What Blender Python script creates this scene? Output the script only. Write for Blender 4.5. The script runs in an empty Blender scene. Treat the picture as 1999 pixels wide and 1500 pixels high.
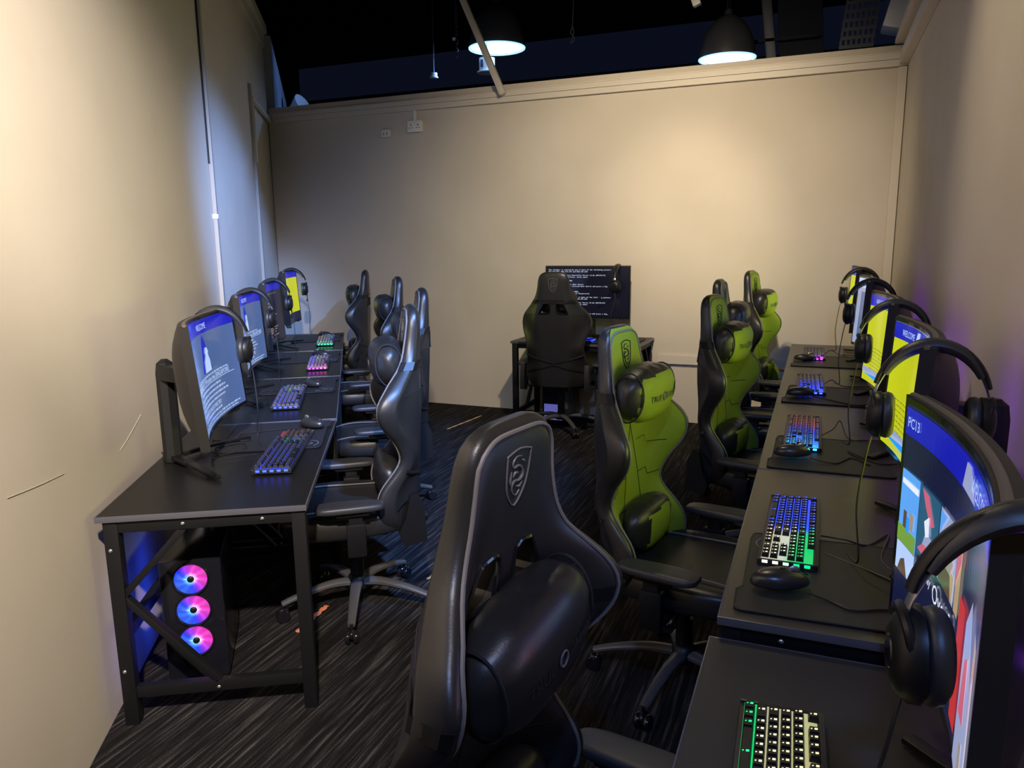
import bpy, bmesh, math, random
from mathutils import Vector, Matrix, Euler
random.seed(7)
C = bpy.context.scene.collection
PI = math.pi
sc = bpy.context.scene

# ------------------------------------------------------------------ camera
F_PX, PITCH, ROLL, YAW, CAM_Z = 1471.8, 10.6263, 0.7662, 22.03, 1.5945
cam_d = bpy.data.cameras.new('camera'); cam = bpy.data.objects.new('camera', cam_d); C.objects.link(cam)
cam_d.sensor_fit = 'HORIZONTAL'; cam_d.sensor_width = 36.0; cam_d.lens = 36.0 * F_PX / 1999.0
cam_d.clip_start = 0.02; cam_d.clip_end = 100
p_, r_, y_ = math.radians(PITCH), math.radians(ROLL), math.radians(YAW)
fw = Vector((0, math.cos(p_), -math.sin(p_))); rt = Vector((1, 0, 0)); dn = fw.cross(rt)
ix = rt * math.cos(r_) + dn * math.sin(r_); iy = -rt * math.sin(r_) + dn * math.cos(r_)
M = Matrix((ix, -iy, -fw)).transposed()
cam.matrix_world = Matrix.Translation((0, 0, CAM_Z)) @ Matrix.Rotation(y_, 4, 'Z') @ M.to_4x4()
sc.camera = cam

# ------------------------------------------------------------------ view, world, lights
sc.view_settings.view_transform = 'Standard'; sc.view_settings.look = 'None'
sc.view_settings.gamma = 1.0; sc.view_settings.exposure = 0.0; sc.view_settings.use_curve_mapping = False
world = bpy.data.worlds.new('world'); sc.world = world; world.use_nodes = True
world.node_tree.nodes['Background'].inputs[0].default_value = (0.30, 0.42, 1.0, 1)
world.node_tree.nodes['Background'].inputs[1].default_value = 0.010

def aim(o, target):
    o.rotation_euler = (Vector(target) - o.location).to_track_quat('-Z', 'Y').to_euler()

def spot(name, loc, target, power, color, deg, blend=1.0, radius=0.05):
    d = bpy.data.lights.new(name, 'SPOT'); d.energy = power; d.color = color
    d.spot_size = math.radians(deg); d.spot_blend = blend; d.shadow_soft_size = radius
    o = bpy.data.objects.new(name, d); C.objects.link(o); o.location = loc; aim(o, target); return o

def lamp(name, loc, power, color, radius=0.06):
    d = bpy.data.lights.new(name, 'POINT'); d.energy = power; d.color = color; d.shadow_soft_size = radius
    o = bpy.data.objects.new(name, d); C.objects.link(o); o.location = loc; return o

WARM = (1.0, 0.83, 0.57)
COOL = (0.20, 0.40, 1.0)
WARM2 = (1.0, 0.85, 0.68)
spot('spot_light_far_wall', (-0.90, 3.6, 3.30), (-1.35, 6.6, 1.55), 440, WARM, 88, 1.0, 0.05)
spot('spot_light_far_wall_core', (-0.90, 3.6, 3.30), (-1.05, 6.6, 1.78), 190, WARM, 32, 1.0, 0.05)
spot('spot_light_left_wall', (0.15, -0.35, 3.15), (-2.00, 1.38, 1.35), 1250, WARM2, 64, 1.0, 0.05)
spot('spot_light_left_wall_core', (0.15, -0.35, 3.15), (-2.13, 1.62, 2.05), 1250, (1.0, 0.90, 0.78), 32, 1.0, 0.05)
spot('spot_light_right_wall', (-0.90, 3.5, 3.35), (0.53, 2.6, 1.7), 62, WARM, 88, 1.0, 0.05)
spot('spot_light_room', (-0.9, 3.0, 3.9), (-1.1, 3.1, 0.0), 12, WARM, 150, 0.8, 0.06)
spot('spot_light_cool_left', (2.5, 1.2, 4.7), (-4.32, 5.00, 1.20), 6500, COOL, 18, 0.8, 0.10)
spot('spot_light_cool_near', (0.4, -1.3, 3.9), (-1.3, 3.2, 0.2), 270, COOL, 72, 0.7, 0.10)
spot('spot_light_cool_left_chairs', (1.6, 0.6, 5.0), (-2.15, 3.75, 0.5), 5200, COOL, 25, 0.9, 0.10)
spot('spot_light_cool_partition', (-3.4, 8.2, 3.55), (-6.2, 7.9, 3.25), 130, COOL, 60, 0.8, 0.10)

# ------------------------------------------------------------------ materials
def principled(name, col, rough=0.5, metal=0.0, spec=0.5, emis=None, es=0.0, coat=0.0):
    m = bpy.data.materials.new(name); m.use_nodes = True
    b = m.node_tree.nodes['Principled BSDF']
    b.inputs['Base Color'].default_value = (*col, 1); b.inputs['Roughness'].default_value = rough
    b.inputs['Metallic'].default_value = metal; b.inputs['Specular IOR Level'].default_value = spec
    b.inputs['Coat Weight'].default_value = coat
    if emis: b.inputs['Emission Color'].default_value = (*emis, 1); b.inputs['Emission Strength'].default_value = es
    return m

def add_bump(m, scale=60, strength=0.15, dist=0.002, kind='noise', detail=3, coord='Object', colvar=None):
    nt = m.node_tree; n = nt.nodes; l = nt.links; b = n['Principled BSDF']
    tc = n.new('ShaderNodeTexCoord')
    if kind == 'noise':
        t = n.new('ShaderNodeTexNoise'); t.inputs['Scale'].default_value = scale; t.inputs['Detail'].default_value = detail; out = t.outputs['Fac']
    elif kind == 'voronoi':
        t = n.new('ShaderNodeTexVoronoi'); t.inputs['Scale'].default_value = scale; out = t.outputs['Distance']
    else:
        t = n.new('ShaderNodeTexWave'); t.inputs['Scale'].default_value = scale; out = t.outputs['Fac']
    l.new(tc.outputs[coord], t.inputs['Vector'])
    bp = n.new('ShaderNodeBump'); bp.inputs['Strength'].default_value = strength; bp.inputs['Distance'].default_value = dist
    l.new(out, bp.inputs['Height']); l.new(bp.outputs['Normal'], b.inputs['Normal'])
    if colvar:
        c1, c2 = colvar
        t2 = n.new('ShaderNodeTexNoise'); t2.inputs['Scale'].default_value = 1.7; t2.inputs['Detail'].default_value = 5
        l.new(tc.outputs[coord], t2.inputs['Vector'])
        r = n.new('ShaderNodeValToRGB'); r.color_ramp.elements[0].position = 0.35; r.color_ramp.elements[1].position = 0.68
        r.color_ramp.elements[0].color = (*c1, 1); r.color_ramp.elements[1].color = (*c2, 1)
        l.new(t2.outputs['Fac'], r.inputs['Fac']); l.new(r.outputs['Color'], b.inputs['Base Color'])
    return m

WALLC = (0.56, 0.50, 0.42)
m_wall = add_bump(principled('wall_paint', WALLC, 0.75, spec=0.25), 90, 0.10, 0.002, colvar=((0.54, 0.48, 0.40), (0.58, 0.52, 0.44)))
m_trim = add_bump(principled('painted_trunking', (0.60, 0.54, 0.46), 0.5), 30, 0.03)
m_conduit = principled('conduit_paint', (0.34, 0.30, 0.25), 0.55, spec=0.3)
m_white = principled('white_plastic', (0.78, 0.76, 0.72), 0.35)
m_dark = principled('outer_ceiling', (0.006, 0.007, 0.010), 0.9, spec=0.1)
m_outer = principled('outer_wall', (0.030, 0.032, 0.040), 0.9, spec=0.1)
m_outer_blue = principled('painted_partition', (0.30, 0.31, 0.34), 0.8, spec=0.2)
m_leather = add_bump(principled('black_leatherette', (0.014, 0.0135, 0.0135), 0.38, spec=0.45), 260, 0.18, 0.0006, 'voronoi')
m_screen_tint = add_bump(principled('screen_tinted_leatherette', (0.165, 0.225, 0.018), 0.55, spec=0.3), 260, 0.18, 0.0006, 'voronoi')  # black leatherette with the yellow screens' light painted in as green
m_piping = principled('grey_piping', (0.13, 0.12, 0.11), 0.55)
m_thread = principled('dark_thread', (0.006, 0.006, 0.007), 0.7)
m_plastic = principled('black_plastic', (0.0065, 0.0065, 0.007), 0.42, spec=0.3)
m_plastic_g = principled('gloss_black_plastic', (0.008, 0.008, 0.010), 0.12)
m_armpad = principled('satin_black_pad', (0.028, 0.028, 0.031), 0.45)
m_leg = principled('satin_grey_base', (0.085, 0.085, 0.092), 0.34, metal=0.3)
m_emblem = principled('embossed_emblem', (0.12, 0.115, 0.11), 0.45)
m_frame = principled('black_steel_frame', (0.006, 0.006, 0.007), 0.5, spec=0.25)
m_edge = principled('edge_banding', (0.10, 0.10, 0.12), 0.30, metal=0.3)
m_bolt = principled('zinc_bolt', (0.75, 0.74, 0.72), 0.25, metal=0.9)
m_pad = add_bump(principled('mousepad_cloth', (0.014, 0.014, 0.016), 0.55, spec=0.4), 700, 0.25, 0.0006)
m_padedge = principled('mousepad_stitched_edge', (0.006, 0.006, 0.007), 0.6)
m_print = principled('grey_print', (0.16, 0.16, 0.165), 0.5)
m_red = principled('red_emblem', (0.55, 0.05, 0.04), 0.4)
m_mouse = principled('mouse_plastic', (0.018, 0.018, 0.018), 0.3)
m_cable = principled('cable_rubber', (0.012, 0.012, 0.012), 0.5)
m_shell = add_bump(principled('monitor_shell', (0.015, 0.014, 0.014), 0.5, spec=0.35), 120, 0.05)
m_rim = principled('monitor_rim_top', (0.10, 0.085, 0.07), 0.35, metal=0.3)
m_keycap = principled('keycap_black', (0.007, 0.007, 0.008), 0.4, spec=0.35)
m_kbody = principled('keyboard_body', (0.020, 0.020, 0.022), 0.4, metal=0.2)
m_foam = principled('ear_cushion', (0.020, 0.020, 0.021), 0.45)
m_silver = principled('brushed_slider', (0.45, 0.45, 0.47), 0.3, metal=0.9)
m_dome = principled('dark_grey_dome', (0.045, 0.047, 0.055), 0.45)
m_domein = principled('lamp_reflector', (0.7, 0.8, 0.9), 0.5, emis=(0.28, 0.62, 1.0), es=1.6)
m_bulb = principled('glowing_bulb', (0.8, 0.9, 1), 0.5, emis=(0.55, 0.82, 1.0), es=3)
m_steel = principled('dull_galvanised', (0.075, 0.08, 0.10), 0.5, metal=0.5)
m_caseglass = principled('smoked_case_panel', (0.008, 0.008, 0.012), 0.15)

# desk top: black laminate with a fine diagonal weave
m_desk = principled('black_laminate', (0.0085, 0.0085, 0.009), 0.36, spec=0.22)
m_desk_r = add_bump(principled('warm_lit_black_laminate', (0.046, 0.039, 0.031), 0.34, spec=0.55), 320, 0.10, 0.0002, 'wave')  # right row: same black laminate, warm light mixed into a paler, browner colour
add_bump(m_desk, 320, 0.10, 0.0002, 'wave')
m_desk2 = principled('black_carbon_laminate', (0.026, 0.024, 0.023), 0.45, spec=0.5)
add_bump(m_desk2, 150, 0.55, 0.0008, 'wave')

# carpet: dark loop pile with long thin streaks
m_carpet = bpy.data.materials.new('streaked_carpet'); m_carpet.use_nodes = True
def carpet():
    nt = m_carpet.node_tree; n = nt.nodes; l = nt.links; b = n['Principled BSDF']
    b.inputs['Roughness'].default_value = 0.95; b.inputs['Specular IOR Level'].default_value = 0.1
    tc = n.new('ShaderNodeTexCoord'); mp = n.new('ShaderNodeMapping'); l.new(tc.outputs['Object'], mp.inputs['Vector'])
    mp.inputs['Rotation'].default_value = (0, 0, math.radians(4)); mp.inputs['Scale'].default_value = (30, 1.1, 1)
    t = n.new('ShaderNodeTexNoise'); t.inputs['Scale'].default_value = 2.2; t.inputs['Detail'].default_value = 4; t.inputs['Roughness'].default_value = 0.65
    l.new(mp.outputs['Vector'], t.inputs['Vector'])
    r = n.new('ShaderNodeValToRGB'); e = r.color_ramp.elements
    e[0].position = 0.44; e[0].color = (0.008, 0.0075, 0.008, 1); e[1].position = 0.70; e[1].color = (0.085, 0.078, 0.074, 1)
    x = e.new(0.55); x.color = (0.022, 0.020, 0.020, 1)
    l.new(t.outputs['Fac'], r.inputs['Fac'])
    t2 = n.new('ShaderNodeTexNoise'); t2.inputs['Scale'].default_value = 330; t2.inputs['Detail'].default_value = 2
    l.new(tc.outputs['Object'], t2.inputs['Vector'])
    mx = n.new('ShaderNodeMix'); mx.data_type = 'RGBA'; mx.blend_type = 'MULTIPLY'; mx.inputs['Factor'].default_value = 0.8
    r2 = n.new('ShaderNodeValToRGB'); r2.color_ramp.elements[0].position = 0.35; r2.color_ramp.elements[1].position = 0.7
    r2.color_ramp.elements[0].color = (0.25, 0.25, 0.25, 1); r2.color_ramp.elements[1].color = (1.6, 1.6, 1.6, 1)
    l.new(t2.outputs['Fac'], r2.inputs['Fac']); l.new(r.outputs['Color'], mx.inputs['A']); l.new(r2.outputs['Color'], mx.inputs['B'])
    l.new(mx.outputs['Result'], b.inputs['Base Color'])
    bp = n.new('ShaderNodeBump'); bp.inputs['Strength'].default_value = 0.6; bp.inputs['Distance'].default_value = 0.004
    l.new(t2.outputs['Fac'], bp.inputs['Height']); l.new(bp.outputs['Normal'], b.inputs['Normal'])
carpet()
m_fleck_y = principled('yellow_carpet_yarn', (0.62, 0.42, 0.16), 0.95, spec=0.1)
m_fleck_o = principled('orange_carpet_yarn', (0.60, 0.20, 0.12), 0.95, spec=0.1)

# LCD pixels: a backlit panel shines hardest straight ahead and dims towards the side
_lcd = {}
def lcd(col, k=1.0, ahead=9.0):
    key = (tuple(round(c, 4) for c in col), k, ahead)
    if key in _lcd: return _lcd[key]
    m = bpy.data.materials.new('lcd_pixels'); m.use_nodes = True; nt = m.node_tree; n = nt.nodes; l = nt.links
    b = n['Principled BSDF']; b.inputs['Base Color'].default_value = (0.006, 0.006, 0.007, 1); b.inputs['Roughness'].default_value = 0.16
    b.inputs['Specular IOR Level'].default_value = 0.35
    b.inputs['Emission Color'].default_value = (*col, 1)
    g = n.new('ShaderNodeNewGeometry'); d = n.new('ShaderNodeVectorMath'); d.operation = 'DOT_PRODUCT'
    l.new(g.outputs['Normal'], d.inputs[0]); l.new(g.outputs['Incoming'], d.inputs[1])
    a = n.new('ShaderNodeMath'); a.operation = 'ABSOLUTE'; l.new(d.outputs['Value'], a.inputs[0])
    p = n.new('ShaderNodeMath'); p.operation = 'POWER'; l.new(a.outputs[0], p.inputs[0]); p.inputs[1].default_value = 4.0
    q = n.new('ShaderNodeMath'); q.operation = 'MULTIPLY_ADD'; l.new(p.outputs[0], q.inputs[0]); q.inputs[1].default_value = ahead * k; q.inputs[2].default_value = k
    l.new(q.outputs[0], b.inputs['Emission Strength'])
    _lcd[key] = m; return m

def led_mat(name, strength):
    m = bpy.data.materials.new(name); m.use_nodes = True; nt = m.node_tree; b = nt.nodes['Principled BSDF']
    b.inputs['Base Color'].default_value = (0.02, 0.02, 0.02, 1); b.inputs['Roughness'].default_value = 0.4
    a = nt.nodes.new('ShaderNodeVertexColor'); a.layer_name = 'led'
    nt.links.new(a.outputs['Color'], b.inputs['Emission Color']); b.inputs['Emission Strength'].default_value = strength
    return m
m_ledplate = led_mat('key_backlight', 0.9)
m_legend = led_mat('lit_legend', 2.6)
m_fan = led_mat('fan_light', 2.2)

# ------------------------------------------------------------------ mesh helpers
class MB:
    def __init__(s): s.v = []; s.f = []; s.fm = []; s.cols = None
    def add(s, verts, faces, mat=None, mi=0):
        o = len(s.v)
        s.v += [tuple((mat @ Vector(v)) if mat else v) for v in verts]
        s.f += [tuple(i + o for i in f) for f in faces]; s.fm += [mi] * len(faces); return s
    def box(s, c, d, rot=None, bev=0.0, mi=0, seg=2):
        bm = bmesh.new(); bmesh.ops.create_cube(bm, size=1.0)
        for v in bm.verts: v.co = Vector((v.co.x * d[0], v.co.y * d[1], v.co.z * d[2]))
        if bev > 0: bmesh.ops.bevel(bm, geom=bm.edges[:], offset=min(bev, min(d) * 0.49), segments=seg, profile=0.6, affect='EDGES')
        mt = Matrix.Translation(c)
        if rot: mt = mt @ Euler(rot).to_matrix().to_4x4()
        s.bm(bm, mt, mi); return s
    def bm(s, bm, mt=None, mi=0):
        bm.verts.index_update()
        s.add([v.co[:] for v in bm.verts], [tuple(v.index for v in f.verts) for f in bm.faces], mt, mi); bm.free()
    def bar(s, a, b, wx, wy, bev=0.0, up=(0, 0, 1), mi=0):
        a = Vector(a); b = Vector(b); d = b - a; L = d.length; z = d.normalized(); u = Vector(up)
        x = u.cross(z)
        if x.length < 1e-4: x = Vector((1, 0, 0)).cross(z)
        if x.length < 1e-4: x = Vector((0, 1, 0)).cross(z)
        x.normalize(); y = z.cross(x)
        mt = Matrix((x, y, z)).transposed().to_4x4(); mt = Matrix.Translation((a + b) / 2) @ mt
        bm = bmesh.new(); bmesh.ops.create_cube(bm, size=1.0)
        for v in bm.verts: v.co = Vector((v.co.x * wx, v.co.y * wy, v.co.z * L))
        if bev > 0: bmesh.ops.bevel(bm, geom=bm.edges[:], offset=bev, segments=2, profile=0.6, affect='EDGES')
        s.bm(bm, mt, mi); return s
    def tube(s, pts, r, n=8, closed=False, flat=1.0, up=None, mi=0, caps=True):
        pts = [Vector(p) for p in pts]; k = len(pts); rs = r if isinstance(r, (list, tuple)) else [r] * k
        prev = Vector(up) if up else None; rings = []
        for i in range(k):
            if closed: t = pts[(i + 1) % k] - pts[i - 1]
            else: t = pts[min(i + 1, k - 1)] - pts[max(i - 1, 0)]
            t.normalize()
            if prev is None:
                prev = Vector((0, 0, 1)) if abs(t.z) < 0.9 else Vector((1, 0, 0))
            x = prev - t * prev.dot(t)
            if x.length < 1e-5: x = t.orthogonal()
            x.normalize()
            if not up: prev = x
            y = t.cross(x)
            rings.append([pts[i] + x * (rs[i] * flat * math.cos(a)) + y * (rs[i] * math.sin(a)) for a in [2 * PI * j / n for j in range(n)]])
        o = len(s.v); s.v += [tuple(p) for g in rings for p in g]
        m = k if closed else k - 1
        for i in range(m):
            for j in range(n):
                a = o + i * n + j; b = o + i * n + (j + 1) % n; c = o + ((i + 1) % k) * n + (j + 1) % n; d = o + ((i + 1) % k) * n + j
                s.f.append((a, b, c, d)); s.fm.append(mi)
        if not closed and caps:
            s.f.append(tuple(o + j for j in reversed(range(n)))); s.f.append(tuple(o + (k - 1) * n + j for j in range(n))); s.fm += [mi, mi]
        return s
    def lathe(s, prof, n=24, mt=None, mi=0, caps=True):
        o = len(s.v); k = len(prof)
        for r, z in prof:
            for j in range(n):
                p = Vector((r * math.cos(2 * PI * j / n), r * math.sin(2 * PI * j / n), z)); s.v.append(tuple(mt @ p if mt else p))
        for i in range(k - 1):
            for j in range(n):
                s.f.append((o + i * n + j, o + i * n + (j + 1) % n, o + (i + 1) * n + (j + 1) % n, o + (i + 1) * n + j)); s.fm.append(mi)
        if caps:
            s.f.append(tuple(o + j for j in reversed(range(n)))); s.f.append(tuple(o + (k - 1) * n + j for j in range(n))); s.fm += [mi, mi]
        return s
    def prism(s, poly, z0, z1, mt=None, mi=0):
        n = len(poly); v = [(x, y, z0) for x, y in poly] + [(x, y, z1) for x, y in poly]
        f = [tuple(reversed(range(n))), tuple(range(n, 2 * n))] + [(i, (i + 1) % n, n + (i + 1) % n, n + i) for i in range(n)]
        return s.add(v, f, mt, mi)
    def superell(s, c, d, e=2.6, nu=28, nv=16, mt=None, fn=None, mi=0):
        o = len(s.v); sg = lambda a, p: math.copysign(abs(a) ** p, a)
        vs = []
        for i in range(nv + 1):
            ph = -PI / 2 + PI * i / nv
            for j in range(nu):
                th = 2 * PI * j / nu
                x = sg(math.cos(ph), 2 / e) * sg(math.cos(th), 2 / e); y = sg(math.cos(ph), 2 / e) * sg(math.sin(th), 2 / e); z = sg(math.sin(ph), 2 / e)
                p = Vector((x, y, z))
                if fn: p = fn(p)
                vs.append(Vector((c[0] + p.x * d[0] / 2, c[1] + p.y * d[1] / 2, c[2] + p.z * d[2] / 2)))
        fs = []
        for i in range(nv):
            for j in range(nu):
                fs.append((i * nu + j, i * nu + (j + 1) % nu, (i + 1) * nu + (j + 1) % nu, (i + 1) * nu + j))
        return s.add([tuple(v) for v in vs], fs, mt, mi)
    def mesh(s, name, smooth=40):
        me = bpy.data.meshes.new(name); me.from_pydata(s.v, [], s.f); me.validate(clean_customdata=False); me.update()
        bm = bmesh.new(); bm.from_mesh(me); bmesh.ops.remove_doubles(bm, verts=bm.verts, dist=1e-6)
        bmesh.ops.recalc_face_normals(bm, faces=bm.faces); bm.to_mesh(me); bm.free()
        if smooth:
            me.polygons.foreach_set('use_smooth', [True] * len(me.polygons))
            me.set_sharp_from_angle(angle=math.radians(smooth))
        return me
    def build(s, name, mat, parent=None, smooth=40, loc=None, rot=None):
        me = s.mesh(name, smooth)
        for m in (mat if isinstance(mat, (list, tuple)) else [mat]): me.materials.append(m)
        o = bpy.data.objects.new(name, me); C.objects.link(o)
        if parent: o.parent = parent
        if loc: o.location = loc
        if rot: o.rotation_euler = rot
        return o

def raw(name, verts, faces, mat, parent=None, cols=None, smooth=False, loc=None):
    me = bpy.data.meshes.new(name); me.from_pydata([tuple(v) for v in verts], [], faces); me.update()
    me.materials.append(mat)
    if cols:
        a = me.color_attributes.new('led', 'FLOAT_COLOR', 'POINT')
        for i, c in enumerate(cols): a.data[i].color = (*c, 1)
    if smooth: me.polygons.foreach_set('use_smooth', [True] * len(me.polygons))
    o = bpy.data.objects.new(name, me); C.objects.link(o)
    if parent: o.parent = parent
    if loc: o.location = loc
    return o

def tag(o, label, cat, group=None):
    o['label'] = label; o['category'] = cat
    if group: o['group'] = group
    return o
def thing(name, label, cat, loc=(0, 0, 0), rz=0.0, group=None):
    o = bpy.data.objects.new(name, None); C.objects.link(o); o.empty_display_size = 0.1
    o.location = loc; o.rotation_euler = (0, 0, rz); return tag(o, label, cat, group)
def struct(name, mb, mat, smooth=0):
    o = mb.build(name, mat, None, smooth); o['kind'] = 'structure'; return o
def copy_tree(o, parent=None):
    c = o.copy(); C.objects.link(c)
    if parent: c.parent = parent
    for ch in list(o.children): copy_tree(ch, c)
    return c
def place(o, loc, rz, label=None):
    o.location = loc; o.rotation_euler = (0, 0, rz)
    if label: o['label'] = label
    return o

_tc = {}
def text_geo(s, size=1.0, align='LEFT'):
    key = (s, align)
    if key not in _tc:
        cu = bpy.data.curves.new('t', 'FONT'); cu.body = s; cu.size = 1.0; cu.align_x = align; cu.resolution_u = 2
        ob = bpy.data.objects.new('t', cu); C.objects.link(ob)
        dg = bpy.context.evaluated_depsgraph_get(); me = bpy.data.meshes.new_from_object(ob.evaluated_get(dg))
        _tc[key] = ([v.co.copy() for v in me.vertices], [tuple(p.vertices) for p in me.polygons])
        bpy.data.objects.remove(ob); bpy.data.curves.remove(cu); bpy.data.meshes.remove(me)
    v, f = _tc[key]
    return [(p.x * size, p.y * size) for p in v], f

def lerp_tab(tab, t):
    for i in range(len(tab) - 1):
        a, b = tab[i], tab[i + 1]
        if t <= b[0]:
            k = (t - a[0]) / (b[0] - a[0]); p0 = tab[max(i - 1, 0)]; p3 = tab[min(i + 2, len(tab) - 1)]
            m1 = (b[1] - p0[1]) / max(b[0] - p0[0], 1e-6) * (b[0] - a[0]); m2 = (p3[1] - a[1]) / max(p3[0] - a[0], 1e-6) * (b[0] - a[0])
            k2, k3 = k * k, k * k * k
            return (2 * k3 - 3 * k2 + 1) * a[1] + (k3 - 2 * k2 + k) * m1 + (-2 * k3 + 3 * k2) * b[1] + (k3 - k2) * m2
    return tab[-1][1]
def sstep(a, b, x):
    k = min(1, max(0, (x - a) / (b - a))); return k * k * (3 - 2 * k)
def smooth_path(pts, n=6, closed=False):
    pts = [Vector(p) for p in pts]; k = len(pts); out = []
    rng = range(k) if closed else range(k - 1)
    for i in rng:
        p0 = pts[(i - 1) % k] if closed else pts[max(i - 1, 0)]; p1 = pts[i]; p2 = pts[(i + 1) % k]; p3 = pts[(i + 2) % k] if closed else pts[min(i + 2, k - 1)]
        for j in range(n):
            t = j / n
            out.append(0.5 * ((2 * p1) + (-p0 + p2) * t + (2 * p0 - 5 * p1 + 4 * p2 - p3) * t * t + (-p0 + 3 * p1 - 3 * p2 + p3) * t ** 3))
    if not closed: out.append(pts[-1])
    return out

# ================================================================== THE ROOM
LW0 = Vector((-2.08, 1.53)); LC = Vector((-5.42, 6.70)); LD = (LC - LW0).normalized(); LN = Vector((-LD.y, LD.x))   # LN points out of the room
FY = lambda x: 6.62 - 0.0166 * x
RX = 0.53
mb = MB(); mb.box((-2.5, 5.0, -0.05), (16, 16, 0.1)); struct('floor', mb, m_carpet)
for nm, lab, pts, w, mt in [('carpet_streak', 'yellow woven streak in the dark carpet before the far wall', [(-2.93, 5.72), (-2.90, 5.95), (-2.86, 6.28)], 0.011, m_fleck_y),
                            ('carpet_streak', 'orange red woven streak in the carpet under the near left desk', [(-1.94, 2.36), (-1.955, 2.48), (-1.965, 2.60)], 0.016, m_fleck_o),
                            ('carpet_streak', 'yellow woven streak in the carpet left of the nearest chair', [(-1.67, 3.00), (-1.66, 3.10), (-1.65, 3.22)], 0.009, m_fleck_y)]:
    mb = MB(); pp = smooth_path([(x, y, 0.0012) for x, y in pts], 8)
    mb.tube(pp, [w * (0.45 + 0.55 * abs(math.sin(i * 2.1))) for i in range(len(pp))], 8, flat=0.15)
    tag(mb.build(nm, mt), lab, 'carpet pattern')

def wall_strip(a, b, z0, z1, th, nrm):
    a = Vector(a); b = Vector(b); n = Vector(nrm).normalized() * th
    poly = [tuple(a), tuple(b), tuple(b + n), tuple(a + n)]
    return MB().prism(poly, z0, z1)
a0 = LW0 - LD * 4.2
struct('wall_left', wall_strip(a0, LC, 0, 3.72, 0.12, LN), m_wall)
struct('wall_far', wall_strip((LC.x - 0.0, FY(LC.x)), (RX + 0.12, FY(RX)), 0, 3.0, 0.12, (0, 1)), m_wall)
struct('wall_right', wall_strip((RX, -1.9), (RX, FY(RX) + 0.12), 0, 3.0, 0.12, (1, 0)), m_wall)
# capping on the left wall, seen at the top of the frame
mb = MB(); q = LC - LD * 3.0
mb.prism([tuple(q - LN * 0.05), tuple(LC - LN * 0.05), tuple(LC + LN * 0.15), tuple(q + LN * 0.15)], 3.72, 3.80)
mb.prism([tuple(q - LN * 0.02), tuple(LC - LN * 0.02), tuple(LC + LN * 0.0), tuple(q + LN * 0.0)], 3.60, 3.72)
struct('trim_1', mb, m_trim)
# partition running on behind the far wall
E1 = LC + LD * 2.35
mb = MB(); n2 = LN * 0.1
v = [(LC.x, LC.y + .13, 0), (E1.x, E1.y, 0), (E1.x, E1.y, 3.46), (LC.x, LC.y + .13, 3.74)]
v += [(x + n2.x, y + n2.y, z) for x, y, z in v]
mb.add(v, [(0, 1, 2, 3), (7, 6, 5, 4), (0, 4, 5, 1), (1, 5, 6, 2), (2, 6, 7, 3), (3, 7, 4, 0)]); struct('wall_partition', mb, m_outer_blue)
mb = MB(); F1 = LC + LD * 1.1 + LN * .135; F0 = LC - LD * 1.2 + LN * .135; n3 = LN * .1
v = [(F0.x, F0.y, 0), (F1.x, F1.y, 0), (F1.x, F1.y, 3.95), (F0.x, F0.y, 5.2)]; v += [(x + n3.x, y + n3.y, z) for x, y, z in v]
mb.add(v, [(0, 1, 2, 3), (7, 6, 5, 4), (0, 4, 5, 1), (1, 5, 6, 2), (2, 6, 7, 3), (3, 7, 4, 0)]); struct('wall_partition_upper', mb, m_outer_blue)
# hall beyond
mb = MB(); mb.box((-2.5, 12.6, 2.14), (22, 0.2, 4.28)); struct('wall_outer', mb, m_outer)
mb = MB(); mb.box((-2.5, 5, 5.3), (24, 18, 0.1)); struct('ceiling', mb, m_dark)
mb = MB(); mb.box((-9.6, 9.0, 2.6), (0.2, 7.5, 5.2)); struct('wall_outer_left', mb, m_outer)

# trunking on the far wall (two stacked runs), a lighter upper band and the corner runs
def far_run(x0, x1, z0, z1, th, zs=0.0):
    return MB().add([(x0, FY(x0), z0), (x1, FY(x1), z0 + zs), (x1, FY(x1), z1 + zs), (x0, FY(x0), z1),
                     (x0, FY(x0) - th, z0), (x1, FY(x1) - th, z0 + zs), (x1, FY(x1) - th, z1 + zs), (x0, FY(x0) - th, z1)],
                    [(0, 1, 2, 3), (7, 6, 5, 4), (0, 4, 5, 1), (1, 5, 6, 2), (2, 6, 7, 3), (3, 7, 4, 0)])
struct('trim_2', far_run(LC.x + 0.02, RX, 2.845, 2.892, 0.035), m_trim)
struct('trim_3', far_run(LC.x + 0.02, RX, 2.894, 2.937, 0.045), m_trim)
struct('trim_4', far_run(-2.66, RX, 2.937, 2.945, 0.050), m_trim)
# trunking along the right wall top
mb = MB(); mb.box((RX - 0.03, 2.4, 2.90), (0.06, 8.36, 0.09), bev=0.004); mb.box((RX - 0.015, 2.4, 3.02), (0.17, 8.36, 0.04))
struct('trim_5', mb, m_trim)
# vertical trunk in the right corner
mb = MB(); mb.box((RX - 0.035, FY(RX) - 0.02, 1.42), (0.06, 0.04, 2.84), bev=0.004); struct('trim_6', mb, m_trim)
# low wide trunking on the far wall
mb = far_run(-1.28, -0.2, 0.525, 0.60, 0.03); tag(mb.build('cable_trunking', m_trim, smooth=0), 'short low cable trunking on far wall beside the corner desk', 'cable trunking')
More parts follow.
